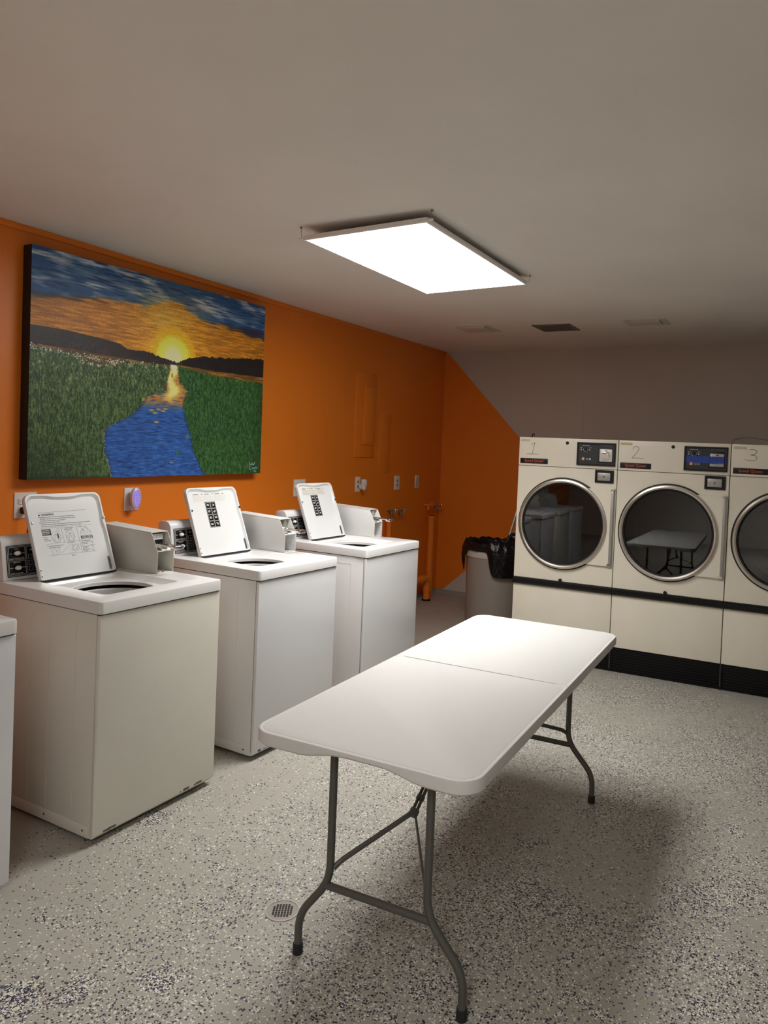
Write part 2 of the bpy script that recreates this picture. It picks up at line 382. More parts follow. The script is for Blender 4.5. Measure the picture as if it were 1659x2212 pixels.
    b = Lathe([(.225, WZ - .075), (.20, WZ - .064), (.166, WZ - .058), (.160, WZ - .062), (.158, WZ - .084), (.17, WZ - .092)], cc, n=48); tb = P('tub_ring', b, M['tub'])
    b = Lathe([(.19, WZ - .095), (.24, WZ - .12), (.24, WZ - .5), (.02, WZ - .52)], cc, n=40); P('wash_basket', b, M['basket'])
    b = Lathe([(.12, WZ - .5), (.055, WZ - .44), (.038, WZ - .2), (.03, WZ - .165), (.001, WZ - .16)], cc, n=24)
    for k in range(4):
        a = k * PI / 2 + .4; box(b, .03, .10, -.004, .004, WZ - .5, WZ - .3, .002, mtx=Matrix.Translation((c[0], c[1], 0)) @ Matrix.Rotation(a, 4, 'Z'))
    P('agitator', b, M['tub'])
    # console
    prof = [(-.620, WZ), (-.646, WZ + .158), (-.652, WZ + .172), (-.664, WZ + .184), (-.682, WZ + .189), (-.725, WZ + .186), (-.738, WZ + .178), (-.742, WZ + .165), (-.742, WZ - .02)]
    prof = prof[:-1] + [(-.742, WZ)]
    b = bmesh.new(); prism(b, prof, .004, .524, 'y', bevel=.004); cons = P('console', b, M['enamel'] if not cream else M['deck_w'])
    sl = Vector((-.026, 0, .158)).normalized(); nn = Vector((sl.z, 0, -sl.x)); o = Vector((-.620, 0, WZ))
    K = lambda u, v, n=0: o + Vector((0, u, 0)) + sl * v + nn * n
    b = bmesh.new(); sh = rrect(.022, .50, .014, .150, .004); loft(b, [[K(*p, .0002) for p in sh], [K(*p, .0022) for p in sh]], cap0=True, cap1=True); fixn(b)
    pan = P('control_panel', b, M['blackgloss'], cons)
    b = bmesh.new(); K2 = lambda u, v, n=0: K(u, v, n + .0022)
    stroke(b, rectout(.026, .496, .018, .146), .0012, K2)
    for (u0, u1, v0, v1) in ((.031, .104, .087, .141), (.031, .104, .023, .081), (.110, .20, .023, .141)): stroke(b, rectout(u0, u1, v0, v1), .0011, K2)
    for q in range(3): stroke(b, rectout(.118, .150, .034 + q * .026, .052 + q * .026), .0009, K2); stroke(b, [(.131, .043 + q * .026), (.136, .043 + q * .026)], .002, K2)
    fm = lambda u, v: frame_mtx(K2(u, v, .0001), (0, 1, 0), sl)
    text(b, 'WARM', .006, fm(.058, .131)); text(b, 'HOT', .006, fm(.036, .112)); text(b, 'COLD', .006, fm(.086, .112)); text(b, 'WASH TEMPERATURE', .0066, fm(.034, .090))
    text(b, 'PERM PRESS', .006, fm(.050, .073)); text(b, 'KNITS', .006, fm(.034, .050)); text(b, 'COTTON', .006, fm(.080, .050)); text(b, 'FABRIC SELECTOR', .0066, fm(.036, .026))
    text(b, 'RINSE', .006, fm(.126, .122)); P('panel_print', b, M['white_print'], pan)
    for (u, v) in ((.064, .115), (.064, .052)):
        b = bmesh.new(); cz = K(u, v)
        def ring(r, n, tip=0): return [K(u + r * math.cos(a) * (1 + tip * max(0, -math.cos(a))), v + r * math.sin(a), n) for a in [2 * PI * k / 20 for k in range(20)]]
        loft(b, [ring(.015, .0022), ring(.014, .012)], cap0=True, cap1=True); fixn(b)
        P('knob_base', b, M['black'], pan)
        b = bmesh.new(); loft(b, [ring(.010, .012, .5), ring(.009, .022, .5), ring(.006, .025, .5)], cap0=True, cap1=True); fixn(b); P('knob', b, M['white_print'], pan)
    # lid, standing open and leaning back on the console
    LW, LH = .374, .392; F, up, ln = lid_frame(None, .097)
    out = rrect(0, LW, 0, LH, (.008, .012, .032, .032)); inn = []
    A2 = angles((LW / 2, LH / 2), [out], 96); lc = (LW / 2, LH / 2)
    def inner(d, n):
        o_ = radial(rrect(d * .9, LW - d * .9, .006, LH - d, (.008, .012, .03, .03)), lc, A2); r_ = []
        for (u, v) in o_:
            if v > LH * .85: v -= .010 * math.exp(-((u - LW * .5) / (LW * .2)) ** 4)
            if u > LW * .85: u -= .006 * math.exp(-((v - LH * .62) / .03) ** 2)
            r_.append(F(u, v, n))
        return r_
    O = lambda g, n: [F(lc[0] + (u - lc[0]) * g, lc[1] + (v - lc[1]) * g, n) for u, v in radial(out, lc, A2)]
    b = bmesh.new(); loft(b, [O(.985, -.024), O(1, -.019), O(1, -.004), O(.992, 0), inner(.009, 0), inner(.013, -.005), inner(.020, -.011)], cap0=True, cap1=True); fixn(b)
    lid = P('lid', b, M['lid'])
    FI = lambda u, v, n=0: F(u, v, n - .011); 
    for (u, v, r, n) in ((.020, .262, .0062, -.0095), (LW - .0065, .262, .0065, 0.0005)):
        lathe_pts = [[F(u + q * math.cos(a), v + q * math.sin(a), n + h) for a in [2 * PI * k / 14 for k in range(14)]] for q, h in ((r, -.001), (r, .003), (r * .7, .005))]
        P('rubber_bumper', fixn(loft(bmesh.new(), lathe_pts, cap1=True)), M['charcoal'] if style != 'cream' else M['alu'], lid)
    for v in (.018, .045): 
        b = loft(bmesh.new(), [[F(.007 + .0028 * math.cos(a), v + .0028 * math.sin(a), h) for a in [2 * PI * k / 10 for k in range(10)]] for h in (-.001, .001)], cap1=True)
        P('rivet_hole', fixn(b), M['black'], lid)
    b = bmesh.new(); hp = rrect(LW - .026, LW - .012, .010, .075, .005, 3); loft(b, [[F(*p, -.011) for p in hp], [F(*p, -.0085) for p in hp]], cap1=True); fixn(b)
    tube(b, [F(LW - .019, .018, -.006), F(LW - .019, .07, -.006)], .0022, 8); P('hinge_strut', b, M['galv'], lid)
    upv = up; U = (0, 1, 0)
    def T(bm, s, size, u, v, **k): text(bm, s, size, frame_mtx(FI(u, v, .0002), U, upv), **k)
    if style == 'cream':
        FI = lambda u, v, n=0: F(u - .022, v + .006, n - .011)
        b = bmesh.new(); x0, x1 = .075, .325
        stroke(b, [(x0, .300), (x1 - .01, .303)], .0009, FI)
        T(b, 'WARNING', .0125, x0 + .015, .286, bold=.0003)
        tri = [(x0, .286), (x0 + .011, .286), (x0 + .0055, .295)]; loft(b, [[FI(*p, .0001) for p in tri], [FI(*p, .0005) for p in tri]], cap1=True)
        lines = [('Moving parts can cause severe injury. Keep hands and clothing away.', 0), ('DO NOT reach into the washer until all moving parts have stopped.', .006), ('DO NOT let children play in or on the washer.', .006),
                 ('Fire hazard. To reduce the risk of fire:', 0), ('DO NOT use flammable liquids, cleaning solvents, or articles soaked with these substances in this washer.', .006),
                 ('DO NOT put articles soaked with vegetable oil or cooking oil in this washer.', .006)]
        for i, (s, dx) in enumerate(lines): T(b, s, .0062 if i != 4 else .0056, x0 + dx, .277 - i * .0085)
        ya = .229; stroke(b, [(x0 + .01, ya - .075), (x1, ya - .068)], .0006, FI)
        stroke(b, [(x0, ya), (x1 + .005, ya)], .0006, FI); stroke(b, [(.170, ya), (.174, ya - .072)], .0006, FI); stroke(b, [(.246, ya), (.250, ya - .13)], .0006, FI)
        stroke(b, [(x0 + .01, .102), (x1, .100)], .0006, FI); stroke(b, [(.250, ya - .098), (x1, ya - .098)], .0005, FI)
        # drawings: tub seen from above, hand pouring, cabinet with open lid
        def ell(cu, cv, ru, rv, w=.0005, n=20): stroke(b, [(cu + ru * math.cos(2 * PI * k / n), cv + rv * math.sin(2 * PI * k / n)) for k in range(n + 1)], w, FI)
        for cu in (.140, .208): ell(cu, ya - .045, .022, .026, .0007); ell(cu, ya - .050, .016, .018); stroke(b, [(cu - .006, ya - .06), (cu - .002, ya - .03), (cu + .002, ya - .03), (cu + .007, ya - .06)], .0006, FI)
        ell(.155, ya - .012, .006, .007); ell(.196, ya - .018, .006, .008)
        sh = [(.149 + .0028 * math.cos(2 * PI * k / 10), ya - .04 + .014 * math.sin(2 * PI * k / 10)) for k in range(10)]; loft(b, [[FI(*p, .0001) for p in sh], [FI(*p, .0006) for p in sh]], cap1=True)
        stroke(b, [(.262, ya - .03), (.285, ya - .045), (.312, ya - .03), (.29, ya - .006), (.262, ya - .03), (.262, ya - .046)], .0006, FI); stroke(b, [(.312, ya - .03), (.312, ya - .045)], .0006, FI)
        stroke(b, [(.270, ya - .018), (.278, ya - .028)], .0018, FI); ell(.288, ya - .022, .010, .012)
        bx = rrect(x0 + .002, x0 + .044, ya - .034, ya - .006, .0005, 1); loft(b, [[FI(*p, .0001) for p in bx], [FI(*p, .0005) for p in bx]], cap1=True)
        bx = rrect(.258, .318, ya - .064, ya - .050, .0005, 1); loft(b, [[FI(*p, .0001) for p in bx], [FI(*p, .0005) for p in bx]], cap1=True)
        for i, s in enumerate(('Measure', 'detergent', 'and add it first')): T(b, s, .0055, x0 + .004, ya - .044 - i * .008)
        T(b, '2  Load washer loosely', .0055, .178, ya - .008); T(b, 'into the wash tub', .0055, .184, ya - .015); T(b, 'Do not overload', .0055, .186, ya - .078); T(b, '3  Close lid', .0055, .252, ya - .008)
        T(b, '4  Set wash temperature and set', .006, x0 + .012, ya - .086); T(b, 'fabric selector switches.', .006, x0 + .020, ya - .094)
        for i, s in enumerate(('5  Place coins in slots', 'slide. Push slide in', 'to start washer')): T(b, s, .0055, .254, ya - .076 - i * .0075)
        for i, s in enumerate(('Insert coins and', 'push slide in', 'Slide must return', 'to its start')): T(b, s, .0052, .256, ya - .104 - i * .0068 - (i > 1) * .001)
        stroke(b, [(x0 + .03, .113), (x0 + .028, .125), (x0 + .05, .128), (x0 + .065, .130), (x0 + .068, .112), (x0 + .06, .106), (x0 + .035, .108), (x0 + .03, .113)], .0005, FI); ell(x0 + .053, .119, .004, .004)
        stroke(b, [(.152, .110), (.20, .145)], .0006, FI); stroke(b, rectout(.205, .238, .118, .142), .0006, FI); stroke(b, rectout(.211, .230, .124, .137), .0005, FI)
        stroke(b, [(.192, .122), (.202, .124), (.212, .112), (.225, .116), (.232, .108)], .0006, FI); stroke(b, [(.192, .106), (.21, .105), (.22, .112)], .0006, FI)
        for q in range(3): ell(.308, ya - .082 - q * .019, .005, .005); stroke(b, [(.297, ya - .078 - q * .019), (.304, ya - .085 - q * .019), (.316, ya - .09 - q * .019)], .0006, FI)
        T(b, '201792', .0055, .195, .090)
        P('warning_print', fixn(b), M['ink'], lid)
        b = bmesh.new(); F3 = lambda u, v, n=0: FI(u, v, n + .0005)
        for i, s in enumerate(('Load must be', 'below the top', 'row of holes')): text(b, s, .006, frame_mtx(F3(x0 + .004, ya - .014 - i * .0075, .0001), U, upv), bold=.0003)
        text(b, 'DO NOT OPEN LID', .0062, frame_mtx(F3(.262, ya - .056, .0001), U, upv), bold=.0002); text(b, 'WHILE RUNNING', .0062, frame_mtx(F3(.264, ya - .062, .0001), U, upv), bold=.0002)
        P('reversed_print', b, M['label'], lid)
    else:
        lb = bmesh.new(); FI = lambda u, v, n=0: F(u - .025, v + .022, n - .011); sh = rrect(.075, .312, .288, .338, .003, 2); loft(lb, [[FI(*p, .0001) for p in sh], [FI(*p, .0005) for p in sh]], cap1=True); fixn(lb)
        sticker = P('warning_sticker', lb, M['label'], lid)
        b = bmesh.new(); b2 = bmesh.new(); b3 = bmesh.new(); F3 = lambda u, v, n=0: FI(u, v, n + .0005)
        for q in range(3):
            u = .079 + q * .078; g = lambda uu, vv: frame_mtx(F3(uu, vv, .0001), U, upv)
            text(b, 'WARNING', .0075, g(u + .002, .329), bold=.0002); loft(b, [[F3(u + .062 + .0035 * math.cos(a), .332 + .0035 * math.sin(a), h) for a in [2 * PI * k / 10 for k in range(10)]] for h in (0, .0003)], cap1=True)
            stroke(b2 if q % 2 == 0 else b3, rectout(u, u + .073, .291, .335), .0007, F3)
            for i in range(6): stroke(b3 if (i + q) % 2 else b2, [(u + .003, .323 - i * .0055), (u + (.066 if i % 3 else .05), .323 - i * .0055)], .0017, F3)
        P('sticker_heading', fixn(b), M['greyink'], sticker); P('blue_print', b2, M['blue_print'] if style == 'mid' else M['dim_print'], sticker); P('red_print', b3, M['red_pale'], sticker)
        lb = bmesh.new(); FI = lambda u, v, n=0: F(u - .036, v * .9 + .050, n - .011); sh = rrect(.160, .236, .120, .286, .002, 2); loft(lb, [[FI(*p, .0001) for p in sh], [FI(*p, .0006) for p in sh]], cap1=True); fixn(lb)
        bs = P('instruction_sticker', lb, M['blackgloss'], lid); b = bmesh.new(); F4 = lambda u, v, n=0: FI(u, v, n + .0006)
        g = lambda uu, vv: frame_mtx(F4(uu, vv, .0001), U, upv)
        rr = random.Random(11)
        for r_ in range(4):
            for c_ in range(2):
                u0, v0 = .163 + c_ * .036, .123 + (3 - r_) * .0405; pts = rrect(u0, u0 + .034, v0, v0 + .0375, .004, 2); stroke(b, pts + [pts[0]], .0011, F4)
                cu, cv = u0 + .017, v0 + .02
                for kk in range(3):
                    a = rr.random() * 6; w_ = .009
                    stroke(b, [(cu - w_ + rr.random() * .006, cv + rr.uniform(-.008, .009)), (cu + rr.uniform(-.004, .004), cv + rr.uniform(-.008, .008)), (cu + w_ - rr.random() * .006, cv + rr.uniform(-.009, .008))], .0017, F4)
                n = 10; stroke(b, [(cu + .005 * (1 if c_ else -1) + .004 * math.cos(2 * PI * k / n), cv + .004 * math.sin(2 * PI * k / n)) for k in range(n + 1)], .0013, F4)
        P('white_pictograms', b, M['white_print'], bs)
    # coin slide case on the right of the deck
    y0, y1 = .529, WW - .002; cb = M['coinbox'] if style == 'cream' else M['coinbox_w']
    sidep = [(-.30, WZ), (-.30, WZ + .106), (-.346, WZ + .192), (-.715, WZ + .206), (-.715, WZ)]
    b = bmesh.new(); prism(b, sidep, y0, y0 + .002, 'y', bevel=.0006); prism(b, sidep, y1 - .002, y1, 'y', bevel=.0006)
    prism(b, [(-.346, WZ + .192), (-.715, WZ + .206), (-.715, WZ + .203), (-.346, WZ + .189)], y0, y1, 'y')
    box(b, -.715, -.712, y0, y1, WZ, WZ + .204); box(b, -.715, -.301, y0, y1, WZ, WZ + .003)
    box(b, -.42, -.3008, y0 + .0022, y1 - .0022, WZ + .103, WZ + .107); prism(b, [(-.304, WZ + .107), (-.3015, WZ + .107), (-.318, WZ + .120), (-.321, WZ + .120)], y0 + .03, y1 - .0022, 'y')
    box(b, -.405, -.400, y0 + .0022, y1 - .0022, WZ + .004, WZ + .185)
    case = P('coin_box', b, cb)
    b = Box(-.400, -.397, y0 + .018, y1 - .03, WZ + .02, WZ + .092, .001); P('access_plate', b, M['galv'] if style == 'cream' else cb, case)
    for yy in (y0 + .028, y0 + .05): P('bolt_hole', Lathe([(.006, WZ + .003), (.006, WZ + .0045)], (-.33 + (yy - y0) * .2, yy, 0), n=12, cap1=True), M['black'], case)
    b = Box(-.400, -.360, y0 + .006, y1 - .016, WZ + .118, WZ + .183, .002); face = P('coin_acceptor', b, M['steel'] if style != 'cream' else M['galv'], case)
    if style == 'cream':
        b = Box(-.360, -.357, y0 + .008, y1 - .018, WZ + .153, WZ + .180, .001); pl = P('price_strip', b, M['white_print'], face)
        b = bmesh.new(); F5 = lambda u, v, n=0: Vector((-.357 + n, u, v))
        for k in range(8):
            cu = y0 + .014 + k * .0085; stroke(b, [(cu + .0024 * math.cos(2 * PI * q / 10), WZ + .167 + .007 * math.sin(2 * PI * q / 10)) for q in range(11)], .0012, F5)
        P('digit_print', b, M['ink'], pl)
        for k in range(8): P('coin_slot', Box(-.362, -.3575, y0 + .011 + k * .0085, y0 + .0155 + k * .0085, WZ + .132, WZ + .151), M['black'], face)
    out_ = .0 if style != 'panel' else .015
    b = bmesh.new(); yy = y0 + .045; z = WZ + .130
    box(b, -.385, -.305, yy - .020, yy + .022, z - .012, z, .002); sld = P('coin_slide', b, M['steel'], case)
    for dy in (-.019, .019): P('slide_rail', Tube([(-.38, yy + dy, z + .004), (-.22 + out_, yy + dy, z + .001)], .0038, 10), M['chrome'], sld)
    b = bmesh.new(); box(b, -.24 + out_, -.205 + out_, yy - .027, yy + .027, z - .012, z + .008, .005, 3); hd = P('slide_handle', b, M['chrome'], sld)
    b = bmesh.new(); F6 = lambda u, v, n=0: Vector((-.205 + out_ + n, u, v))
    for k in range(5): stroke(b, [(yy - .018 + k * .009, z - .006), (yy - .013 + k * .009, z + .003)], .0013, F6)
    P('engraving', b, M['ink'], hd)
    return t
make_washer(.9255, 0, 'white washing machine cut off by the left edge of the photo, nearest the camera', 'plain')
make_washer(1.8802, -.011, 'cream fronted washing machine with printed warning text and drawings inside its raised lid', 'cream')
make_washer(2.7776, -.0347, 'white washing machine with raised lid between the cream fronted one and the farthest one', 'mid')
make_washer(3.7445, -.0311, 'white washing machine at the far end of the row, nearest the orange pipes', 'panel')

# ------------------------------------------------------------------ dryers
DW, DZ, DD = .7714, 1.7123, 1.05
dr = .030; D0 = (-2.0473, 5.2971)
def make_dryer(i, label, num, taped=False, cord=False):
    cx, cy = DW / 2, DD / 2; ox = D0[0] + i * DW * math.cos(dr); oy = D0[1] + i * DW * math.sin(dr)
    t = thing('tumble_dryer', label, 'dryer', (ox + cx * math.cos(dr) - cy * math.sin(dr), oy + cx * math.sin(dr) + cy * math.cos(dr), 0), dr, 'almond tumble dryers along the far wall')
    off = (cx, cy, 0); P = lambda n, bm, m, par=None, **k: obj(n, bm, m, par or t, off, **k)
    g = .0025; x0, x1 = g, DW - g
    b = bmesh.new(); box(b, x0, x0 + .004, .02, DD, .02, DZ - .002, .001); box(b, x1 - .004, x1, .02, DD, .02, DZ - .002, .001)
    box(b, x0, x1, DD - .004, DD, .02, DZ - .002); box(b, x0, x1, .02, DD, DZ - .006, DZ - .002); box(b, x0, x1, .05, DD, .015, .02)
    for xx in (x0 + .05, x1 - .05):
        for yy in (.1, DD - .08): box(b, xx - .02, xx + .02, yy - .02, yy + .02, 0, .016)
    P('cabinet', b, M['almond_side'])
    P('header_panel', Box(x0, x1, 0, .025, 1.4925, DZ, .004, 3), M['almond'])
    # front panel with round opening
    c = (.375, 1.063); R = .315; out = rrect(x0, x1, .622, 1.4895, .003, 2); A = angles(c, [out], 80)
    circ = lambda r, y: [(c[0] + r * math.cos(a), y, c[1] + r * math.sin(a)) for a in A]
    S = lambda sh, y: [(p[0], y, p[1]) for p in radial(sh, c, A)]
    b = bmesh.new(); loft(b, [S(out, .025), S(out, .003), S(rrect(x0 + .003, x1 - .003, .625, 1.4865, .003, 2), 0), circ(R, 0), circ(R - .003, .003), circ(R - .005, .04)]); fixn(b)
    P('front_panel', b, M['almond'])
    P('lower_panel', Box(x0, x1, 0, .022, .186, .572, .004, 3), M['almond'])
    b = bmesh.new()
    loft(b, [[(xx, -.022 * s_ + .002 * (1 - s_) if False else yy, zz) for (yy, zz) in ((.01, .571), (-.012, .573), (-.021, .582), (-.023, .597), (-.021, .612), (-.012, .621), (.01, .623))] for xx, s_ in ((x0, 1), (x1, 1))], close=True, cap0=True, cap1=True); fixn(b)
    bs = P('bumper_strip', b, M['bumper'])
    P('bumper_knob', Lathe([(.0125, -.014), (.0125, -.006), (.009, 0)], (.379, 0, .634), 'y', 16, cap0=True), M['black'])
    b = Box(x0 + .002, x1 - .002, .012, .028, .012, .184, .003)
    for k in range(8): box(b, x0 + .004, x1 - .004, .007, .013, .028 + k * .019, .037 + k * .019, .002)
    P('kick_plate', b, M['kick'])
    b = Box(x0, x1, .03, .05, .0, .03); box(b, x0 - .001, x0 + .002, -.002, .01, .003, .186); P('plinth', b, M['black'])
    # drum and door
    b = bmesh.new(); n = 64; uvl = b.loops.layers.uv.new('UVMap')
    prof = [(.305, .03), (.37, .06), (.37, .72)]; acc = [0]
    for p, q in zip(prof, prof[1:]): acc.append(acc[-1] + math.dist(p, q))
    rows = [[b.verts.new((c[0] + r * math.cos(2 * PI * k / n), y, c[1] + r * math.sin(2 * PI * k / n))) for k in range(n)] for r, y in prof]
    for a_ in range(2):
        for k in range(n):
            f = b.faces.new((rows[a_][k], rows[a_][(k + 1) % n], rows[a_ + 1][(k + 1) % n], rows[a_ + 1][k]))
            for lp, (kk, vv) in zip(f.loops, ((k, acc[a_]), (k + 1, acc[a_]), (k + 1, acc[a_ + 1]), (k, acc[a_ + 1]))): lp[uvl].uv = (kk / n * 2.32, vv)
    drum = P('drum', b, M['drum'])
    P('drum_back', Lathe([(.372, .72), (.25, .735), (.24, .70), (.0005, .70)], (c[0], 0, c[1]), 'y', 48), M['drumback'], drum)
    for k in range(3):
        a = 2 * PI * k / 3 + .5 + i * .5; m_ = Matrix.Translation((c[0], 0, c[1])) @ Matrix.Rotation(a, 4, 'Y')
        P('drum_baffle', Box(-.03, .03, .10, .68, .30, .368, .015, 3, mtx=m_), M['galv'], drum)
    # door: steel ring, black gasket, bowl glass, hinge plate
    dn = thing_part('door', t)
    b = Lathe([(.312, -.002), (.340, -.002), (.341, -.020), (.336, -.029), (.326, -.032), (.315, -.028), (.309, -.018), (.309, -.004)], (c[0], 0, c[1]), 'y', 96)
    P('door_ring', b, M['steel'], dn)
    b = Lathe([(.311, -.004), (.311, -.022), (.304, -.020), (.298, -.012), (.296, .03), (.30, .05)], (c[0], 0, c[1]), 'y', 96); P('door_gasket', b, M['black'], dn)
    b = Lathe([(.351, -.001), (.3515, -.006), (.336, -.008), (.336, -.001)], (c[0], 0, c[1]), 'y', 96); P('ring_shadow', b, M['black'], dn)  # black outline standing in for the shadow around the door ring
    b = Lathe([(.0005, -.0165), (.15, -.0162), (.299, -.0140), (.299, -.0120), (.15, -.0142), (.0005, -.0145)], (c[0], 0, c[1]), 'y', 96); P('door_glass', b, M['glass'], dn)
    # deep inner pane rim seen as a dark crescent behind the glass
    b = Lathe([(.298, -.008), (.292, .01), (.278, .09), (.268, .135), (.262, .137)], (c[0], 0, c[1]), 'y', 72); P('door_bowl', b, M['black'], dn)
    b = bmesh.new(); z0, z1 = .778, 1.347; pts = []
    ang0 = math.acos(min(1, (.553 - c[0]) / .336)); za = math.sqrt(.336 ** 2 - (.555 - c[0]) ** 2)
    pts = [(.555, c[1] - za)] + [(c[0] + .336 * math.cos(a), c[1] + .336 * math.sin(a)) for a in np.linspace(-math.acos((.555 - c[0]) / .336), math.acos((.555 - c[0]) / .336), 24)]
    poly = pts + [(.752, z1), (.752, z0)]
    prism(b, poly, -.016, -.001, 'y'); P('hinge_plate', b, M['almond'], dn)
    b = Box(.737, .757, -.024, -.010, .80, 1.335, .002); box(b, .732, .762, -.018, -.001, 1.335, 1.352, .002); box(b, .725, .760, -.016, -.001, .773, .80, .002)
    for zz in (.825, 1.31): lathe(b, [(.004, -.026), (.004, -.024)], (.747, 0, zz), 'y', 10, cap0=True)
    P('hinge_bar', b, M['alu'], dn)
    # badge
    b = Box(.017, .238, -.004, 0, 1.510, 1.550, .001); bd = P('name_badge', b, M['black'])
    b = bmesh.new(); text(b, 'Speed Queen', .030, Matrix.Translation((.128, -.0042, 1.5215)) @ Matrix.Rotation(PI / 2, 4, 'X') @ Matrix.Scale(.93, 4, (1, 0, 0)), 'CENTER', bold=.0006)
    P('badge_lettering', b, M['red_print'], bd)
    # control panel
    b = bmesh.new(); c2 = (.61, 1.6); o1 = rrect(.463, .753, 1.515, 1.687, .003, 2); i1 = rrect(.474, .742, 1.527, 1.675, .002, 2); A3 = angles(c2, [o1, i1], 8)
    S = lambda sh, y: [(p[0], y, p[1]) for p in radial(sh, c2, A3)]
    loft(b, [S(o1, 0), S(o1, -.009), S(i1, -.009), S(i1, -.003)], cap1=False); fixn(b); cp = P('control_panel', b, M['black'])
    P('control_face', Box(.474, .742, -.003, -.0005, 1.527, 1.675), M['charcoal'], cp)
    T3 = lambda u, v, n=0: Vector((u, -.003 - n, v)); tm = lambda u, v: Matrix.Translation((u, -.0033, v)) @ Matrix.Rotation(PI / 2, 4, 'X')
    P('temperature_knob', Lathe([(.013, -.003), (.012, -.014), (.001, -.015)], (.528, 0, 1.636), 'y', 20), M['black'], cp)
    b = bmesh.new(); stroke(b, [(.528 + .0165 * math.cos(a), 1.636 + .0165 * math.sin(a)) for a in np.linspace(PI * .95, PI * 2.05, 14)], .0018, T3)
    text(b, 'TEMPERATURE', .0085, tm(.500, 1.661)); text(b, 'HIGH', .0075, tm(.486, 1.645)); text(b, 'LOW', .0075, tm(.553, 1.645)); text(b, 'PUSH TO', .0068, tm(.530, 1.566)); text(b, 'START', .0068, tm(.532, 1.558))
    stroke(b, [(.494, 1.629), (.494, 1.640)], .003, T3); stroke(b, [(.559, 1.629), (.559, 1.638)], .003, T3)
    stroke(b, [(.491, 1.630), (.497, 1.630)], .004, T3); stroke(b, [(.556, 1.630), (.562, 1.630)], .004, T3)
    if taped: stroke(b, [(.562 + .008 * math.cos(a), 1.564 + .006 * math.sin(a)) for a in np.linspace(0, 2 * PI, 12)], .0018, T3)
    else: stroke(b, [(.5595, 1.562), (.5665, 1.562)], .008, T3); stroke(b, [(.563, 1.56), (.563, 1.571)], .004, T3)
    P('panel_print', b, M['white_print'], cp)
    b = bmesh.new(); stroke(b, [(.492 + .005 * math.cos(a), 1.563 + .005 * math.sin(a)) for a in np.linspace(0, 2 * PI, 12)], .001, T3)
    text(b, 'INSERT COINS  PUSH', .0085, tm(.640, 1.664)); P('dim_print', b, M['dim_print'], cp)
    P('start_button', Box(.503, .523, -.009, -.003, 1.554, 1.574, .002), M['amber'], cp)
    b = Box(.628, .734, -.004, -.0025, 1.540, 1.652, .001); P('coin_recess', b, M['black'], cp)
    b = Box(.634, .730, -.010, -.004, 1.549, 1.642, .006, 3); ca = P('coin_acceptor', b, M['coinplate'] if not taped else M['alu'], cp)
    T4 = lambda u, v, n=0: Vector((u, -.010 - n, v)); b = bmesh.new()
    stroke(b, [(.652 + .060 * k / 8, 1.571 - .008 * math.sin(PI * k / 8)) for k in range(9)], .0015, T4); text(b, '25', .010, Matrix.Translation((.676, -.0103, 1.570)) @ Matrix.Rotation(PI / 2, 4, 'X'))
    stroke(b, [(.676, 1.628), (.684, 1.631), (.692, 1.628)], .005, T4)
    P('coin_print', b, M['ink'], ca)
    if not taped:
        b = Box(.650, .704, -.026, -.010, 1.614, 1.620, .002); box(b, .676, .716, -.015, -.010, 1.602, 1.607, .001, mtx=None); tube(b, [(.700, -.014, 1.604), (.712, -.014, 1.583)], .0018, 8); P('coin_chute', b, M['chrome'], ca)
    else:
        b = bmesh.new(); n = 40; lo = []
        for k in range(n + 1):
            u = .474 + .268 * k / n; w = -.0035 - (.0075 if .630 < u < .734 else 0) - .0006 * math.sin(k * 1.7)
            lo.append([(u, w, 1.571 + .002 * math.sin(k * .4)), (u, w - .0005, 1.571 + .002 * math.sin(k * .4)), (u, w - .0005, 1.620), (u, w, 1.620)])
        loft(b, lo, cap0=True, cap1=True); fixn(b); P('blue_tape', b, M['blue_tape'], cp)
    # lock box
    b = bmesh.new(); c2 = (.677, 1.438); o1 = rrect(.608, .746, 1.391, 1.486, .003, 2); i1 = rrect(.622, .728, 1.405, 1.469, .002, 2); A3 = angles(c2, [o1, i1], 8)
    loft(b, [S_(o1, c2, A3, 0), S_(o1, c2, A3, -.008), S_(i1, c2, A3, -.008), S_(i1, c2, A3, -.002)], cap1=True); fixn(b); lb = P('coin_box_frame', b, M['black'])
    pl = P('coin_box_door', Box(.627, .722, -.009, -.002, 1.408, 1.466, .002), M['alu'], lb)
    P('keyhole', Lathe([(.0055, -.0105), (.0055, -.009)], (.675, 0, 1.437), 'y', 12, cap0=True), M['black'], pl)
    P('plug_button', Lathe([(.001, -.006), (.010, -.005), (.0125, 0)], (.385, 0, 1.677), 'y', 18), M['black'])
    # handwritten number
    F = lambda u, v, n=0: Vector((u, -n, v)); b = bmesh.new()
    if num == 1: st = [[(.103, 1.655), (.128, 1.672), (.110, 1.583)], [(.067, 1.583), (.165, 1.583)]]
    elif num == 2: st = [[(.105, 1.650), (.111, 1.664), (.126, 1.672), (.142, 1.668), (.147, 1.655), (.140, 1.635), (.120, 1.608), (.100, 1.586), (.140, 1.588), (.185, 1.586)]]
    else: st = [[(.118, 1.676), (.140, 1.679), (.160, 1.672), (.163, 1.660), (.150, 1.647), (.125, 1.641), (.150, 1.639), (.165, 1.628), (.162, 1.612), (.145, 1.602), (.118, 1.601), (.095, 1.607), (.090, 1.612)]]
    for s in st: stroke(b, s, .0028, F)
    P('handwritten_number', b, M['ink'])
    b = Box(.014, .086 if num == 1 else .098, -.0008, 0, 1.678, 1.697); P('tape_residue', b, M['tape_old'] if num == 2 else M['tape_pale'])
    return t
def S_(sh, c, A, y): return [(p[0], y, p[1]) for p in radial(sh, c, A)]
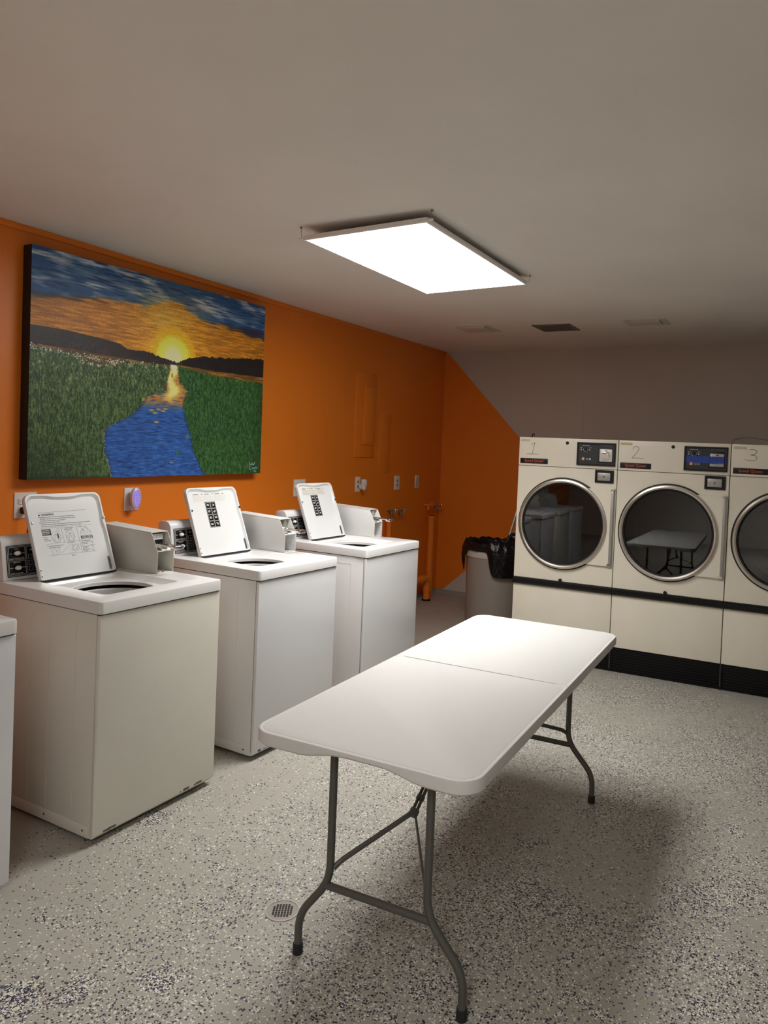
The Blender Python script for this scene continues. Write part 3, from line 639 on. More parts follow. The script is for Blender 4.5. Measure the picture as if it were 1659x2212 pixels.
def thing_part(name, parent):
    o = bpy.data.objects.new(name, None); C.objects.link(o); o.parent = parent; o.empty_display_size = .05; return o
make_dryer(0, 'almond dryer with handwritten number 1, next to the rubbish bin', 1)
make_dryer(1, 'almond dryer with handwritten number 2 and blue tape across its controls', 2, taped=True)
make_dryer(2, 'almond dryer with handwritten number 3, cut off by the right edge of the photo', 3)
def dpt(u, y, z): return (D0[0] + u * math.cos(dr) - y * math.sin(dr), D0[1] + u * math.sin(dr) + y * math.cos(dr), z)
b = Tube([dpt(1.545, .03, DZ + .006), dpt(1.55, .05, DZ + .03), dpt(1.60, .08, DZ + .047), dpt(1.66, .09, DZ + .050), dpt(1.74, .10, DZ + .040), dpt(1.85, .12, DZ + .022), dpt(2.0, .2, DZ + .006), dpt(2.2, .5, DZ + .006)], .005, 10, fillet=.03)
tag(obj('power_cable', b, M['cable']), 'thin grey-brown cable arching over the top of the dryer marked 3', 'cable')
b = Tube([dpt(.088, .05, DZ - .001), dpt(.088, .05, DZ + .022), dpt(.094, .05, DZ + .030), dpt(.102, .05, DZ + .026), dpt(.103, .05, DZ + .010)], .0042, 8, fillet=.006)
tag(obj('hook', b, M['black']), 'small black hook standing on top of the dryer marked 1', 'hook')

# ------------------------------------------------------------------ folding table
tx, ty, tr, TL, TW, TZ = -1.4811, 1.6785, .034, 1.8323, .7423, .7345
tb = thing('folding_table', 'long white plastic folding table with grey tube legs in the middle of the room', 'table',
           (tx + TW / 2 * math.cos(tr) - TL / 2 * math.sin(tr), ty + TW / 2 * math.sin(tr) + TL / 2 * math.cos(tr), 0), tr)
toff = (TW / 2, TL / 2, 0); P = lambda n, bm, m, par=None, **k: obj(n, bm, m, par or tb, toff, **k)
for h, (y0, y1, rs) in enumerate(((0, TL / 2 - .0004, (.075, .075, .003, .003)), (TL / 2 + .0004, TL, (.003, .003, .075, .075)))):
    c = (TW / 2, (y0 + y1) / 2); out = rrect(0, TW, y0, y1, rs, 8); A = angles(c, [out], 120)
    e0 = 0.0 if h == 0 else .0; end = (y0 if h == 0 else y1)
    def ins(d, z, skirt=False):
        i0 = d if h == 0 else d * .25; i1 = d * .25 if h == 0 else d
        sh = rrect(d, TW - d, y0 + i0, y1 - i1, tuple(max(.002, r - d) for r in rs), 8); o_ = []
        for (x, y) in radial(sh, c, A):
            zz = z
            if skirt:
                k = math.exp(-((x - TW * .53) / .15) ** 4) if abs(y - end) < .06 else 0
                k2 = math.exp(-((abs(y - TL / 2) - .33) / .10) ** 4) if (x < .06 or x > TW - .06) else 0
                zz = z + .024 * k + .002 * k2
            o_.append((x, y, zz))
        return o_
    b = bmesh.new(); loft(b, [ins(.022, TZ - .026), ins(.018, TZ - .043, True), ins(.006, TZ - .043, True), ins(0, TZ - .037, True), ins(0, TZ - .010), ins(.0035, TZ - .003), ins(.009, TZ - .0015), ins(.014, TZ - .0022), ins(.018, TZ)], cap0=True, cap1=True); fixn(b)
    P('tabletop_half', b, M['table'])
def leg_frame(yp, xs, feet, sgn):
    for s, (xu, xf) in enumerate(zip(xs, feet)):
        lg = P('leg', Tube([(xu, yp, TZ - .028), (xu, yp, .262), (xf, yp, .125), (xf, yp, .022)], .0125, 14, fillet=.055), M['tube'])
        P('rubber_foot', Lathe([(.0155, 0), (.0165, .004), (.0155, .032), (.0125, .034)], (xf, yp, 0), n=18, cap0=True), M['rubber'], lg)
    q = .72
    P('cross_bar', Tube([(xs[0] + (feet[0] - xs[0]) * .1, yp, .245), (xs[1] + (feet[1] - xs[1]) * .1, yp, .245)], .0115, 12), M['tube'])
    P('top_bar', Tube([(xs[0] - .05, yp, TZ - .038), (xs[1] + .05, yp, TZ - .038)], .0115, 12), M['tube'])
    cxm = sum(xs) / 2; J = Vector((cxm - .005, yp + sgn * .235, .408)); Tt = Vector((cxm, yp + sgn * .66, TZ - .036))
    for s, xu in enumerate(xs):
        e = 1 if s == 0 else -1; rad = .0085 if s == 0 or sgn < 0 else .0042
        br = Tube([(xu + e * .008, yp + sgn * .006, .30), (xu + e * .022, yp + sgn * .028, .318), (J.x - e * .006, J.y, J.z)], rad, 10, fillet=.012)
        P('brace_arm', br, M['tube'])
    br = bmesh.new(); 
    for e in (-1, 1): tube(br, [(J.x + e * .007, J.y, J.z), (Tt.x + e * .007, Tt.y, Tt.z)], .0055, 8)
    P('lock_brace', br, M['tube'])
    b = bmesh.new(); d = (Tt - J).normalized(); tube(b, [J - d * .008, J + d * .012], .016, 12); tube(b, [J + d * .05, J + d * .062], .0145, 12)
    P('lock_ring', b, M['tube'])
leg_frame(.135, (.226, .558), (.117, .680), 1)
leg_frame(TL - .256, (.20, .577), (.08, .700), -1)
b = Box(TW / 2 - .25, TW / 2 + .25, .78, .83, TZ - .05, TZ - .0265, .003); P('centre_bar', b, M['tube'])

# ------------------------------------------------------------------ painting
def paint_colors(nu, nv):
    rng = np.random.default_rng(5)
    U, V = np.meshgrid((np.arange(nu) + .5) / nu, (np.arange(nv) + .5) / nv)
    def blur(a, ku, kv):
        for ax, k in ((1, ku), (0, kv)):
            if k < 1: continue
            ker = np.exp(-np.linspace(-2, 2, 2 * k + 1) ** 2); ker /= ker.sum()
            p = np.pad(a, [(0, 0)] * (1 - 0) if False else ([(k, k), (0, 0)] if ax == 0 else [(0, 0), (k, k)]), mode='wrap')
            a = np.apply_along_axis(lambda r: np.convolve(r, ker, 'valid'), ax, p)
        return a
    def nz(ku, kv, f=1.0):
        a = blur(rng.random((nv, nu)), ku, kv); a = (a - a.mean()) / a.std(); return a * f
    streak = nz(34, 3); streak2 = nz(20, 2); soft = nz(30, 10); fine = nz(2, 2); cl = nz(45, 14)
    ip = lambda pts: np.interp(U, [p[0] for p in pts], [p[1] for p in pts])
    col = np.zeros((nv, nu, 3))
    def mix(m, c):
        m = np.clip(m, 0, 1)[..., None]; col[:] = col * (1 - m) + np.array(c) * m
    sm = lambda x, a, b: np.clip((x - a) / (b - a), 0, 1) ** 2 * (3 - 2 * np.clip((x - a) / (b - a), 0, 1))
    # sky (sRGB-like values, converted at the end)
    col[:] = (.10, .25, .42)
    mix(sm(streak * .35 + cl * 1.1 + soft * .4, -.7, 1.3) * .85 * sm(V, .80, .86), (.44, .50, .57))
    mix(sm(cl + streak * .7 + streak2 * .2, .7, 2.3) * .75, (.62, .64, .66))
    mix(sm(-streak - streak2 * .4, .8, 2) * .6, (.04, .12, .26))
    for (u, v, au, av, k, c) in ((.22, .93, .13, .022, .7, (.40, .47, .54)), (.36, .905, .16, .02, .75, (.47, .51, .55)), (.10, .88, .08, .016, .55, (.40, .46, .55)), (.72, .925, .10, .018, .75, (.52, .56, .60)), (.84, .885, .09, .016, .65, (.50, .54, .60)), (.62, .90, .06, .02, .6, (.50, .52, .52)), (.93, .90, .05, .01, .5, (.62, .65, .68))):
        mix(np.exp(-((U - u) / au) ** 2 - ((V - v + (U - u) * .12) / av) ** 2) * k * np.clip(.75 + .45 * streak, 0, 1.3), c)
    # orange band
    top = ip([(0, .795), (.06, .813), (.12, .811), (.218, .833), (.30, .838), (.40, .848), (.50, .90), (.56, .895), (.64, .842), (.77, .837), (.865, .835), (1, .80)]) + soft * .006 + streak * .004
    band = sm(top - V, -.004, .02); mix(band, (.57, .36, .09)); 
    mix(band * sm(streak + streak2 * .5, -.2, 1.8) * .6, (.72, .47, .15)); mix(band * sm(-streak, .2, 1.8) * .5, (.42, .24, .06))
    mix(sm(.02 - np.abs(top - V - .004), 0, .02) * sm(np.abs(U - .52), .18, .3) * .65, (.17, .13, .13))
    mix(np.exp(-(((U - .93) / .075) ** 2 + ((V - .835) / .022) ** 2) ** 2) * .9, (.13, .12, .20))
    # glow round the sun
    d = np.hypot((U - .528) * 1.46, (V - .615)); ru = np.abs(U - .52)
    mix(np.exp(-(d / .26) ** 2) * (.62 + .15 * streak2) * sm(V, .56, .62), (.87, .63, .17))
    mix(np.exp(-((U - .50) / .10) ** 2) * sm(V, .66, .80) * sm(1.02 - V, .08, .2) * (.55 + .15 * streak), (.68, .56, .22))
    ang = np.arctan2(V - .61, (U - .528) * 1.46); ray = np.sin(ang * 40 + fine) * .5
    mix(sm(.165 + ray * .010 - d, 0, .03) * .9, (.92, .58, .09)); mix(sm(.125 + ray * .008 - d, 0, .04), (.97, .79, .27)); mix(sm(.085 - d, 0, .06), (.99, .94, .55))
    # dark hills
    ht = ip([(0, .663), (.12, .662), (.241, .651), (.306, .641), (.334, .621), (.411, .621), (.463, .604), (.512, .594), (.545, .587), (.556, .590), (.571, .602), (.603, .621), (.687, .642), (.777, .649), (.871, .666), (1, .679)])
    jag = np.interp(U, np.linspace(0, 1, 190), rng.random(190)); ht = ht + jag * .009 * sm(U, .36, .42)
    hb = ip([(0, .58), (.082, .584), (.243, .577), (.448, .569), (.50, .573), (.56, .580), (.733, .574), (1, .575)])
    mix((V < ht) * 1.0, (.125, .10, .10)); mix((V < ht) * sm(fine + soft, 0, 2.5) * .5, (.22, .19, .19))
    mix((V < ht) * (U > .56) * .55, (.06, .055, .06))
    low = (V < hb); mix(low * 1.0, (.36, .24, .10)); mix(low * sm(streak + streak2 * .5, 0, 1.5) * .7, (.55, .40, .16)); mix(low * sm(-streak, .2, 1.5) * .6, (.20, .15, .10))
    # marsh grass, left and right banks
    gl = ip([(0, .572), (.12, .566), (.243, .555), (.26, .535), (.20, .54), (.308, .566), (.413, .561), (.51, .568)]) 
    gl = np.interp(U, [0, .12, .24, .27, .30, .41, .51], [.575, .568, .558, .548, .566, .562, .570])
    gr = np.interp(U, [.55, .69, .827, 1], [.574, .552, .542, .541])
    rl = np.interp(-V, [-.575, -.523, -.478, -.43, -.405, -.361, -.325, -.288, -.258, -.224, -.182, -.117, -.06, 0], [.513, .507, .500, .498, .420, .400, .376, .342, .283, .258, .253, .258, .275, .285])
    rr = np.interp(-V, [-.576, -.513, -.475, -.447, -.408, -.37, -.299, -.226, -.143, -.088, -.031, 0], [.548, .558, .575, .597, .587, .578, .593, .615, .630, .653, .676, .692])
    rl = rl + fine * .0025; rr = rr + fine * .0025
    gv = nz(2, 8) * .7 + nz(1, 4) * .7; gv2 = nz(3, 6) * .8 + fine * .5
    L = (V < gl) & (U < rl); Rr = (V < gr) & (U > rr)
    pool = np.exp(-(((U - .235) / .085) ** 2 + ((V - .543) / .014) ** 2) ** 2)
    for mk, base, dark, lite in ((L, (.20, .29, .165), (.09, .15, .09), (.40, .46, .28)), (Rr, (.135, .285, .14), (.05, .13, .07), (.31, .43, .22))):
        mk = mk * 1.0; mix(mk, base); mix(mk * sm(gv + gv2 * .5, .1, 1.6) * .55, lite); mix(mk * sm(-gv - gv2 * .4, .1, 1.5) * .75, dark)
    mix(L * sm(gv2, 1.0, 2.0) * sm(V, .30, .55) * .55, (.62, .64, .50))
    mix(L * pool * .9, (.30, .22, .13)); mix(L * sm(U, .3, .05) * sm(.25 - V, 0, .25) * .5, (.09, .13, .09))
    mix(L * sm(.02 - V, 0, .02) * .7, (.10, .14, .11)); mix(Rr * sm(U, .93, 1) * .4, (.10, .17, .10))
    # river
    W = (V < .575) & (U >= rl) & (U <= rr)
    wave = nz(14, 1); mix(W * 1.0, (.13, .28, .52)); mix(W * sm(wave, .1, 1.8) * .6, (.24, .41, .64)); mix(W * sm(-wave, .2, 1.8) * .7, (.06, .13, .30))
    mix(W * sm(V, .33, .40) * .9, (.58, .42, .20)); mix(W * sm(V, .34, .42) * sm(wave, .0, 1.5) * .7, (.85, .50, .13)); mix(W * sm(V, .33, .39) * sm(-wave, .2, 1.3) * sm(.46 - V, 0, .06) * .9, (.16, .24, .36))
    core = np.exp(-((U - (.525 + .012 * np.sin(V * 60))) / (.018 + .05 * np.clip(.55 - V, 0, .2))) ** 2); mix(W * core * sm(V, .36, .44), (.93, .85, .46)); mix(W * sm(V, .52, .57) * core, (.99, .95, .66))
    mix(W * (sm(.010 - (U - rl), 0, .010)) * .6, (.08, .10, .10)); mix(W * (sm(.008 - (rr - U), 0, .008)) * .5, (.08, .10, .10))
    def dab(u, v, au, av, c, k=.9): mix(np.exp(-(((U - u) / au) ** 2 + ((V - v) / av) ** 2) ** 2) * k, c)
    for u, v in ((.44, .335), (.47, .34), (.49, .333), (.455, .322), (.50, .345)): dab(u, v, .012, .005, (.62, .52, .22))
    dab(.462, .275, .010, .005, (.75, .55, .25)); dab(.558, .122, .006, .016, (.16, .38, .20)); dab(.600, .205, .005, .012, (.30, .38, .25)); dab(.53, .068, .013, .002, (.70, .62, .50)); dab(.522, .066, .004, .004, (.10, .10, .12))
    dab(.405, .385, .006, .010, (.55, .50, .30)); dab(.525, .52, .004, .012, (.35, .30, .12)); dab(.563, .50, .006, .02, (.13, .22, .08))
    # white flower heads along the top of the left bank, pale ones on the right
    for k in range(330):
        if k < 200: u = rng.random() * .30; v = np.interp(u, [0, .12, .24, .30], [.572, .560, .552, .55]) + rng.normal(0, .007)
        elif k < 270: u = .15 + rng.random() * .14; v = .520 + rng.normal(0, .006) + (.02 * abs(u - .22) / .07)
        else: u = .29 + rng.random() * .21; v = np.interp(u, [.29, .5], [.555, .562]) + rng.normal(0, .006)
        iu, iv = int(u * nu), int(np.clip(v, 0, .99) * nv); s = 1 if rng.random() < .5 else 0
        c = np.array((.72, .72, .64)) * rng.uniform(.75, 1.05); col[iv:iv + 1 + s, iu:iu + 1 + s] = c
    for k in range(120):
        u = .56 + rng.random() * .43; v = np.interp(u, [.56, .69, .827, 1], [.570, .550, .540, .539]) + rng.normal(0, .008); iu, iv = int(u * nu), int(v * nv)
        col[iv:iv + 2, iu:iu + 1] = col[iv:iv + 2, iu:iu + 1] * .4 + np.array((.36, .52, .24)) * .6
    for k in range(150):
        v = rng.random() * .27; u = np.interp(-v, [-.27, -.224, -.182, -.117, -.06, 0], [.30, .258, .253, .258, .275, .285]) + rng.normal(0, .003); col[int(v * nv), int(u * nu)] = np.array((.60, .62, .55)) * rng.uniform(.5, 1.1)
    # small pale blue signature squiggle, lower right
    sig = [[(.934, .066), (.937, .050)], [(.940, .050), (.944, .058), (.948, .050), (.953, .058), (.958, .050), (.965, .060), (.968, .066)], [(.942, .044), (.934, .036), (.938, .024), (.944, .022)], [(.947, .026), (.952, .034), (.956, .026), (.962, .034), (.967, .026), (.974, .036), (.980, .028)], [(.962, .014), (.966, .018), (.966, .008)], [(.972, .016), (.974, .006)]]
    for s in sig:
        for p, q in zip(s, s[1:]):
            for t in np.linspace(0, 1, 14): col[int((p[1] + (q[1] - p[1]) * t) * nv), int((p[0] + (q[0] - p[0]) * t) * nu)] = (.50, .66, .74)
    col *= (1 + .04 * fine[..., None] + .03 * streak2[..., None])
    col = np.clip(col, 0, 1); return np.clip(np.where(col <= .04045, col / 12.92, ((col + .055) / 1.055) ** 2.4) * 1.9, 0, .92)
PY, PL, PZ0, PZ1, PTH, PR = 2.3289, 1.7551, 1.3548, 2.5572, .0695, .008
pt = thing('painting', 'large canvas painting of a sunset over a blue river between green banks', 'painting', (XL, PY + PL / 2, PZ0))
pt.rotation_euler = (PR, 0, 0); ph = PZ1 - PZ0
nu, nv = 620, 424; cols = paint_colors(nu, nv)
me = bpy.data.meshes.new('painted_canvas')
ys = np.linspace(-PL / 2, PL / 2, nu + 1); zs = np.linspace(0, ph, nv + 1)
Yg, Zg = np.meshgrid(ys, zs); co = np.stack([np.full(Yg.size, PTH), Yg.ravel(), Zg.ravel()], 1)
idx = np.arange((nu + 1) * (nv + 1)).reshape(nv + 1, nu + 1)
q = np.stack([idx[:-1, :-1], idx[:-1, 1:], idx[1:, 1:], idx[1:, :-1]], -1).reshape(-1, 4)
me.vertices.add(len(co)); me.vertices.foreach_set('co', co.ravel()); me.loops.add(q.size); me.loops.foreach_set('vertex_index', q.ravel().astype(np.int32))
me.polygons.add(len(q)); me.polygons.foreach_set('loop_start', np.arange(0, q.size, 4, dtype=np.int32)); me.polygons.foreach_set('loop_total', np.full(len(q), 4, dtype=np.int32)); me.update()
ca = me.color_attributes.new('paint', 'FLOAT_COLOR', 'CORNER')
cc = np.concatenate([cols.reshape(-1, 3), np.ones((nu * nv, 1))], 1); ca.data.foreach_set('color', np.repeat(cc, 4, axis=0).ravel().astype(np.float32))
pm = bpy.data.materials.new('acrylic_paint'); pm.use_nodes = True; nt = pm.node_tree; bb = nt.nodes['Principled BSDF']
at = nt.nodes.new('ShaderNodeVertexColor'); at.layer_name = 'paint'; nt.links.new(at.outputs['Color'], bb.inputs['Base Color']); bb.inputs['Roughness'].default_value = .42
nn_ = nt.nodes.new('ShaderNodeTexNoise'); nn_.inputs['Scale'].default_value = 60; bp = nt.nodes.new('ShaderNodeBump'); bp.inputs['Strength'].default_value = .25; bp.inputs['Distance'].default_value = .002
tc = nt.nodes.new('ShaderNodeTexCoord'); nt.links.new(tc.outputs['Object'], nn_.inputs['Vector']); nt.links.new(nn_.outputs[0], bp.inputs['Height']); nt.links.new(bp.outputs[0], bb.inputs['Normal'])
me.materials.append(pm); o = bpy.data.objects.new('painted_canvas', me); C.objects.link(o); o.parent = pt
obj('stretcher_frame', Box(.0005, PTH - .0006, -PL / 2, PL / 2, 0, ph, .003), mat('black_canvas_edge', (.012, .009, .008), .7), pt)

# ------------------------------------------------------------------ ceiling lights
def panel_light(corn, label, energy):
    cen = sum(corn, Vector()) / 4
    lt = thing('ceiling_light', label, 'light', tuple(cen))
    ux = ((corn[1] - corn[0]) + (corn[2] - corn[3])).normalized(); uy = ((corn[3] - corn[0]) + (corn[2] - corn[1])).normalized(); uz = ux.cross(uy).normalized()
    lw = (corn[1] - corn[0]).length; ll = 1.262
    Q = frame_mtx((0, 0, 0), ux, uy)
    LB = lambda bm: (bmesh.ops.transform(bm, matrix=Q, verts=bm.verts), bm)[1]
    b = Box(-lw / 2 + .008, lw / 2 - .008, -ll / 2 + .008, ll / 2 - .008, -.0006, .004)
    obj('diffuser', LB(b), M['glow'], lt)
    al = bpy.data.lights.new('panel_leds', 'AREA'); al.shape = 'RECTANGLE'; al.size = lw - .03; al.size_y = ll - .03; al.energy = energy; al.color = (1.0, .98, .955); al.spread = math.radians(120)
    ao = bpy.data.objects.new('panel_leds', al); C.objects.link(ao); ao.parent = lt; ao.matrix_local = Q @ Matrix.Translation((0, 0, -.003))
    b = bmesh.new(); h = .020
    for (a0, a1, b0, b1) in ((-lw / 2 - .004, -lw / 2 + .010, -ll / 2, ll / 2), (lw / 2 - .010, lw / 2 + .004, -ll / 2, ll / 2), (-lw / 2, lw / 2, -ll / 2 - .004, -ll / 2 + .010), (-lw / 2, lw / 2, ll / 2 - .010, ll / 2 + .004)):
        box(b, a0, a1, b0, b1, -.002, h, .002)
    box(b, -lw / 2, lw / 2, -ll / 2, ll / 2, h - .003, h)
    obj('light_frame', LB(b), M['lampframe'], lt)
    b = Box(-lw / 2 + .04, lw / 2 - .04, -ll / 2 + .05, ll / 2 - .05, h, h + .012, .002)
    obj('light_back_box', LB(b), M['lampframe'], lt)
    for sx in (-1, 1):
        for sy in (-1, 1):
            x = sx * (lw / 2 + .012); y = sy * (ll / 2 - .004)
            br = obj('hanging_bracket', LB(Box(x - .018, x + .018, y - .006, y + .006, .003, .012, .002)), M['lampframe'], lt)
            p0 = Q @ Vector((x + sx * .004, y, .014)); zt = H - cen.z
            b = Tube([p0, (p0.x + .006 * sx, p0.y, zt)], .0014, 6); lathe(b, [(.008, zt - .006), (.005, zt)], (p0.x + .006 * sx, p0.y, 0), n=10, cap0=True)
            obj('hanging_wire', b, M['wire'], br)
corn = [Vector((-2.255, 2.824, 2.585)), Vector((-1.569, 2.812, 2.600)), Vector((-1.567, 4.080, 2.600)), Vector((-2.268, 4.088, 2.585))]
panel_light(corn, 'large flat rectangular lit panel hung just below the ceiling', 23)
# the next fixture of the row hangs behind the camera, over the near washers
panel_light([c + Vector((1.75, -4.3, 0)) for c in corn], 'second lit ceiling panel, behind the viewer and outside the photo', 36)

# ------------------------------------------------------------------ ceiling vents
def sq_vent(x0, x1, y0, y1, label):
    cx, cy = (x0 + x1) / 2, (y0 + y1) / 2; t = thing('ceiling_vent', label, 'vent', (cx, cy, H), group='white vents in the ceiling'); o = (cx, cy, H)
    c = (cx, cy); s = [rrect(x0 - .0, x1, y0, y1, .002, 1), rrect(x0 + .012, x1 - .012, y0 + .012, y1 - .012, .002, 1), rrect(x0 + .045, x1 - .045, y0 + .045, y1 - .045, .002, 1), rrect(x0 + .05, x1 - .05, y0 + .05, y1 - .05, .002, 1)]
    b = bmesh.new(); loft(b, [[(*p, H - z) for p in k] for k, z in ((s[0], 0), (s[0], .004), (s[1], .006), (s[2], .001))]); fixn(b); obj('vent_frame', b, M['vent_w'], t, o)
    b = bmesh.new(); loft(b, [[(*p, H - z) for p in k] for k, z in ((s[3], 0), (s[3], .011), (rrect(x0 + .055, x1 - .055, y0 + .055, y1 - .055, .002, 1), .013))], cap1=True); fixn(b); obj('vent_plate', b, M['vent_w'], t, o)
sq_vent(-2.82, -2.50, 5.605, 5.92, 'square white ceiling vent nearest the orange wall, left of the dark grille')
sq_vent(-1.374, -1.05, 5.63, 5.89, 'square white ceiling vent right of the dark grille')
x0, x1, y0, y1 = -2.135, -1.81, 5.69, 5.995
t = thing('ceiling_grille', 'dark slatted square grille in the ceiling between two white vents', 'vent', ((x0 + x1) / 2, (y0 + y1) / 2, H)); o3 = ((x0 + x1) / 2, (y0 + y1) / 2, H)
b = bmesh.new()
for q in ((x0, x1, y0, y0 + .02), (x0, x1, y1 - .02, y1), (x0, x0 + .02, y0, y1), (x1 - .02, x1, y0, y1), ((x0 + x1) / 2 - .005, (x0 + x1) / 2 + .005, y0, y1)): box(b, *q, H - .008, H - .0005, .001)
obj('grille_frame', b, mat('grey_brown_metal', (.16, .14, .12), .5), t, o3)
b = Box(x0 + .01, x1 - .01, y0 + .01, y1 - .01, H - .002, H - .0006); obj('grille_backing', b, M['gap'], t, o3)
b = bmesh.new()
for k in range(18):
    yy = y0 + .026 + k * .0145; box(b, x0 + .018, x1 - .018, yy, yy + .009, H - .006, H - .0045)
obj('grille_slats', b, M['vent_dark'], t, o3)

# ------------------------------------------------------------------ things on the left wall
def plate_bm(y0, y1, z0, z1): return Box(XL, XL + .006, y0, y1, z0, z1, .002, 2)
def duplex(par, o, yc, zc, m):
    for k, dz in enumerate((-.021, .021)):
        b = Box(XL + .006, XL + .008, yc - .014, yc + .014, zc + dz - .013, zc + dz + .013, .004, 2); s = obj('socket', b, m, par, o)
        b = bmesh.new()
        for dy in (-.006, .006): box(b, XL + .008, XL + .0085, yc + dy - .001, yc + dy + .001, zc + dz - .004, zc + dz + .005)
        obj('socket_slot', b, M['black'], s, o)
beige = mat('tan_socket', (.50, .30, .20), .4)
def outlet(y0, y1, z0, z1, label, kind='duplex'):
    yc, zc = (y0 + y1) / 2, (z0 + z1) / 2; t = thing('wall_outlet', label, 'wall outlet', (XL, yc, zc), group='outlets along the orange wall'); o = (XL, yc, zc)
    obj('cover_plate', plate_bm(y0, y1, z0, z1), M['plate'], t, o)
    if kind == 'duplex': duplex(t, o, yc, zc, beige)
    elif kind == 'pair': duplex(t, o, y0 + (y1 - y0) * .28, zc, M['plate']); duplex(t, o, y0 + (y1 - y0) * .74, zc, M['plate'])
    elif kind == 'blank': obj('blank_insert', Box(XL + .006, XL + .0075, yc - .012, yc + .012, zc - .045, zc + .045, .002), M['alu'], t, o)
    return t
outlet(2.308, 2.43, 1.146, 1.279, 'white wall outlet plate behind the raised lid of the cream fronted washer', 'pair')
outlet(2.975, 3.075, 1.146, 1.283, 'white wall outlet plate behind the violet lit insect trap', 'duplex')
outlet(4.555, 4.70, 1.165, 1.30, 'white wall outlet plate behind the raised lid of the farthest washer', 'pair')
outlet(5.42, 5.50, 1.172, 1.307, 'white wall outlet plate with a white plug-in air freshener in it', 'duplex')
outlet(6.10, 6.20, 1.168, 1.304, 'white wall outlet with two tan sockets, between the plug-in freshener and the blank plate', 'duplex')
outlet(6.513, 6.588, 1.174, 1.302, 'narrow wall plate with a grey insert, the last one before the corner', 'blank')
# black plug in first outlet (behind lid)
b = Box(XL + .008, XL + .045, 2.335, 2.365, 1.17, 1.205, .006, 2); tube(b, [(XL + .04, 2.35, 1.18), (XL + .06, 2.35, 1.15), (XL + .05, 2.352, 1.0), (XL + .03, 2.36, .75), (XL + .03, 2.36, .006), (XL + .12, 2.36, .006)], .004, 8, fillet=.03)
tag(obj('power_plug', b, M['rubber']), 'dark power plug and cord in the outlet behind the cream fronted washer lid', 'plug')
# insect trap
zy, zz, zx = 3.018, 1.222, XL + .008
t = thing('insect_trap', 'oval lilac plug-in insect trap with a glowing violet grid, above the cream fronted washer', 'insect trap', (zx, zy, zz)); o = (zx, zy, zz)
def oval(a, b_, x, n=32): return [(x, zy + a * math.cos(2 * PI * k / n), zz + b_ * math.sin(2 * PI * k / n)) for k in range(n)]
b = bmesh.new(); loft(b, [oval(.014, .030, XL + .008), oval(.018, .036, XL + .03), oval(.030, .060, XL + .036), oval(.036, .068, XL + .048), oval(.034, .066, XL + .060), oval(.026, .052, XL + .066), oval(.024, .050, XL + .058)], cap0=True); fixn(b)
obj('trap_body', b, M['zap'], t, o)
b = bmesh.new(); loft(b, [oval(.0245, .0505, XL + .0575), oval(.0245, .0505, XL + .0585)], cap0=True, cap1=True); fixn(b); obj('violet_lamp', b, M['uv'], t, o)
b = bmesh.new()
for k in range(-3, 4):
    hh = .049 * math.sqrt(max(.05, 1 - (k * .0075 / .026) ** 2)); tube(b, [(XL + .0655, zy + k * .0075, zz - hh), (XL + .0655, zy + k * .0075, zz + hh)], .0019, 6)
for k in range(-4, 5):
    hh = .024 * math.sqrt(max(.05, 1 - (k * .0112 / .052) ** 2)); tube(b, [(XL + .0655, zy - hh, zz + k * .0112), (XL + .0655, zy + hh, zz + k * .0112)], .0022, 6)
obj('trap_grid', b, M['zap'], t, o)
# plug-in air freshener
yc, zc = 5.49, 1.235
t = thing('air_freshener', 'white plug-in air freshener hanging from an outlet, behind the farthest washer', 'air freshener', (XL + .008, yc, zc)); o = (XL + .008, yc, zc)
b = bmesh.new(); 
def el2(a, b_, x, dz, n=20): return [(x, yc + a * math.cos(2 * PI * k / n), zc + dz + b_ * math.sin(2 * PI * k / n)) for k in range(n)]
loft(b, [el2(.016, .02, XL + .008, -.018), el2(.02, .026, XL + .03, -.02), el2(.02, .028, XL + .055, -.02), el2(.012, .02, XL + .066, -.02)], cap0=True, cap1=True); fixn(b)
prism(b, [(yc - .022, zc - .012), (yc + .026, zc - .012), (yc + .02, zc + .050), (yc - .016, zc + .052)], XL + .030, XL + .07, 'x', bevel=.006)
obj('freshener_body', b, M['white_plastic'], t, o)
b = Tube([(XL + .05, yc + .006, zc - .045), (XL + .05, yc + .006, zc - .062)], .007, 10); obj('dial', b, M['alu'], t, o)
# electrical panel, painted over
t = thing('electrical_panel', 'electrical panel with a narrow raised door, painted the same orange as the wall', 'electrical panel', (XL, 5.54, 1.48)); o = (XL, 5.54, 1.48)
obj('panel_cover', Box(XL - .004, XL + .010, 5.377, 5.705, 1.482, 2.243, .003), M['orange'], t, o)
dd = obj('panel_door', Box(XL + .010, XL + .024, 5.493, 5.690, 1.598, 2.131, .005), M['orange'], t, o)
obj('door_inset', Box(XL + .024, XL + .029, 5.51, 5.673, 1.62, 2.11, .003), M['orange'], dd, o)
obj('panel_screw', Lathe([(.004, XL + .010), (.004, XL + .012)], (0, 5.69, 1.66), 'x', 10, cap1=True), M['plate'], t, o)
b = Box(XL - .004, XL + .0022, 5.79, 6.0, 1.33, 1.90, .001); tag(obj('wall_line_panel', b, M['orange']), 'flat rectangular panel added for a faint line, painted orange, right of the electrical panel', 'cover')  # invented thin panel, added only to draw a faint line on the wall
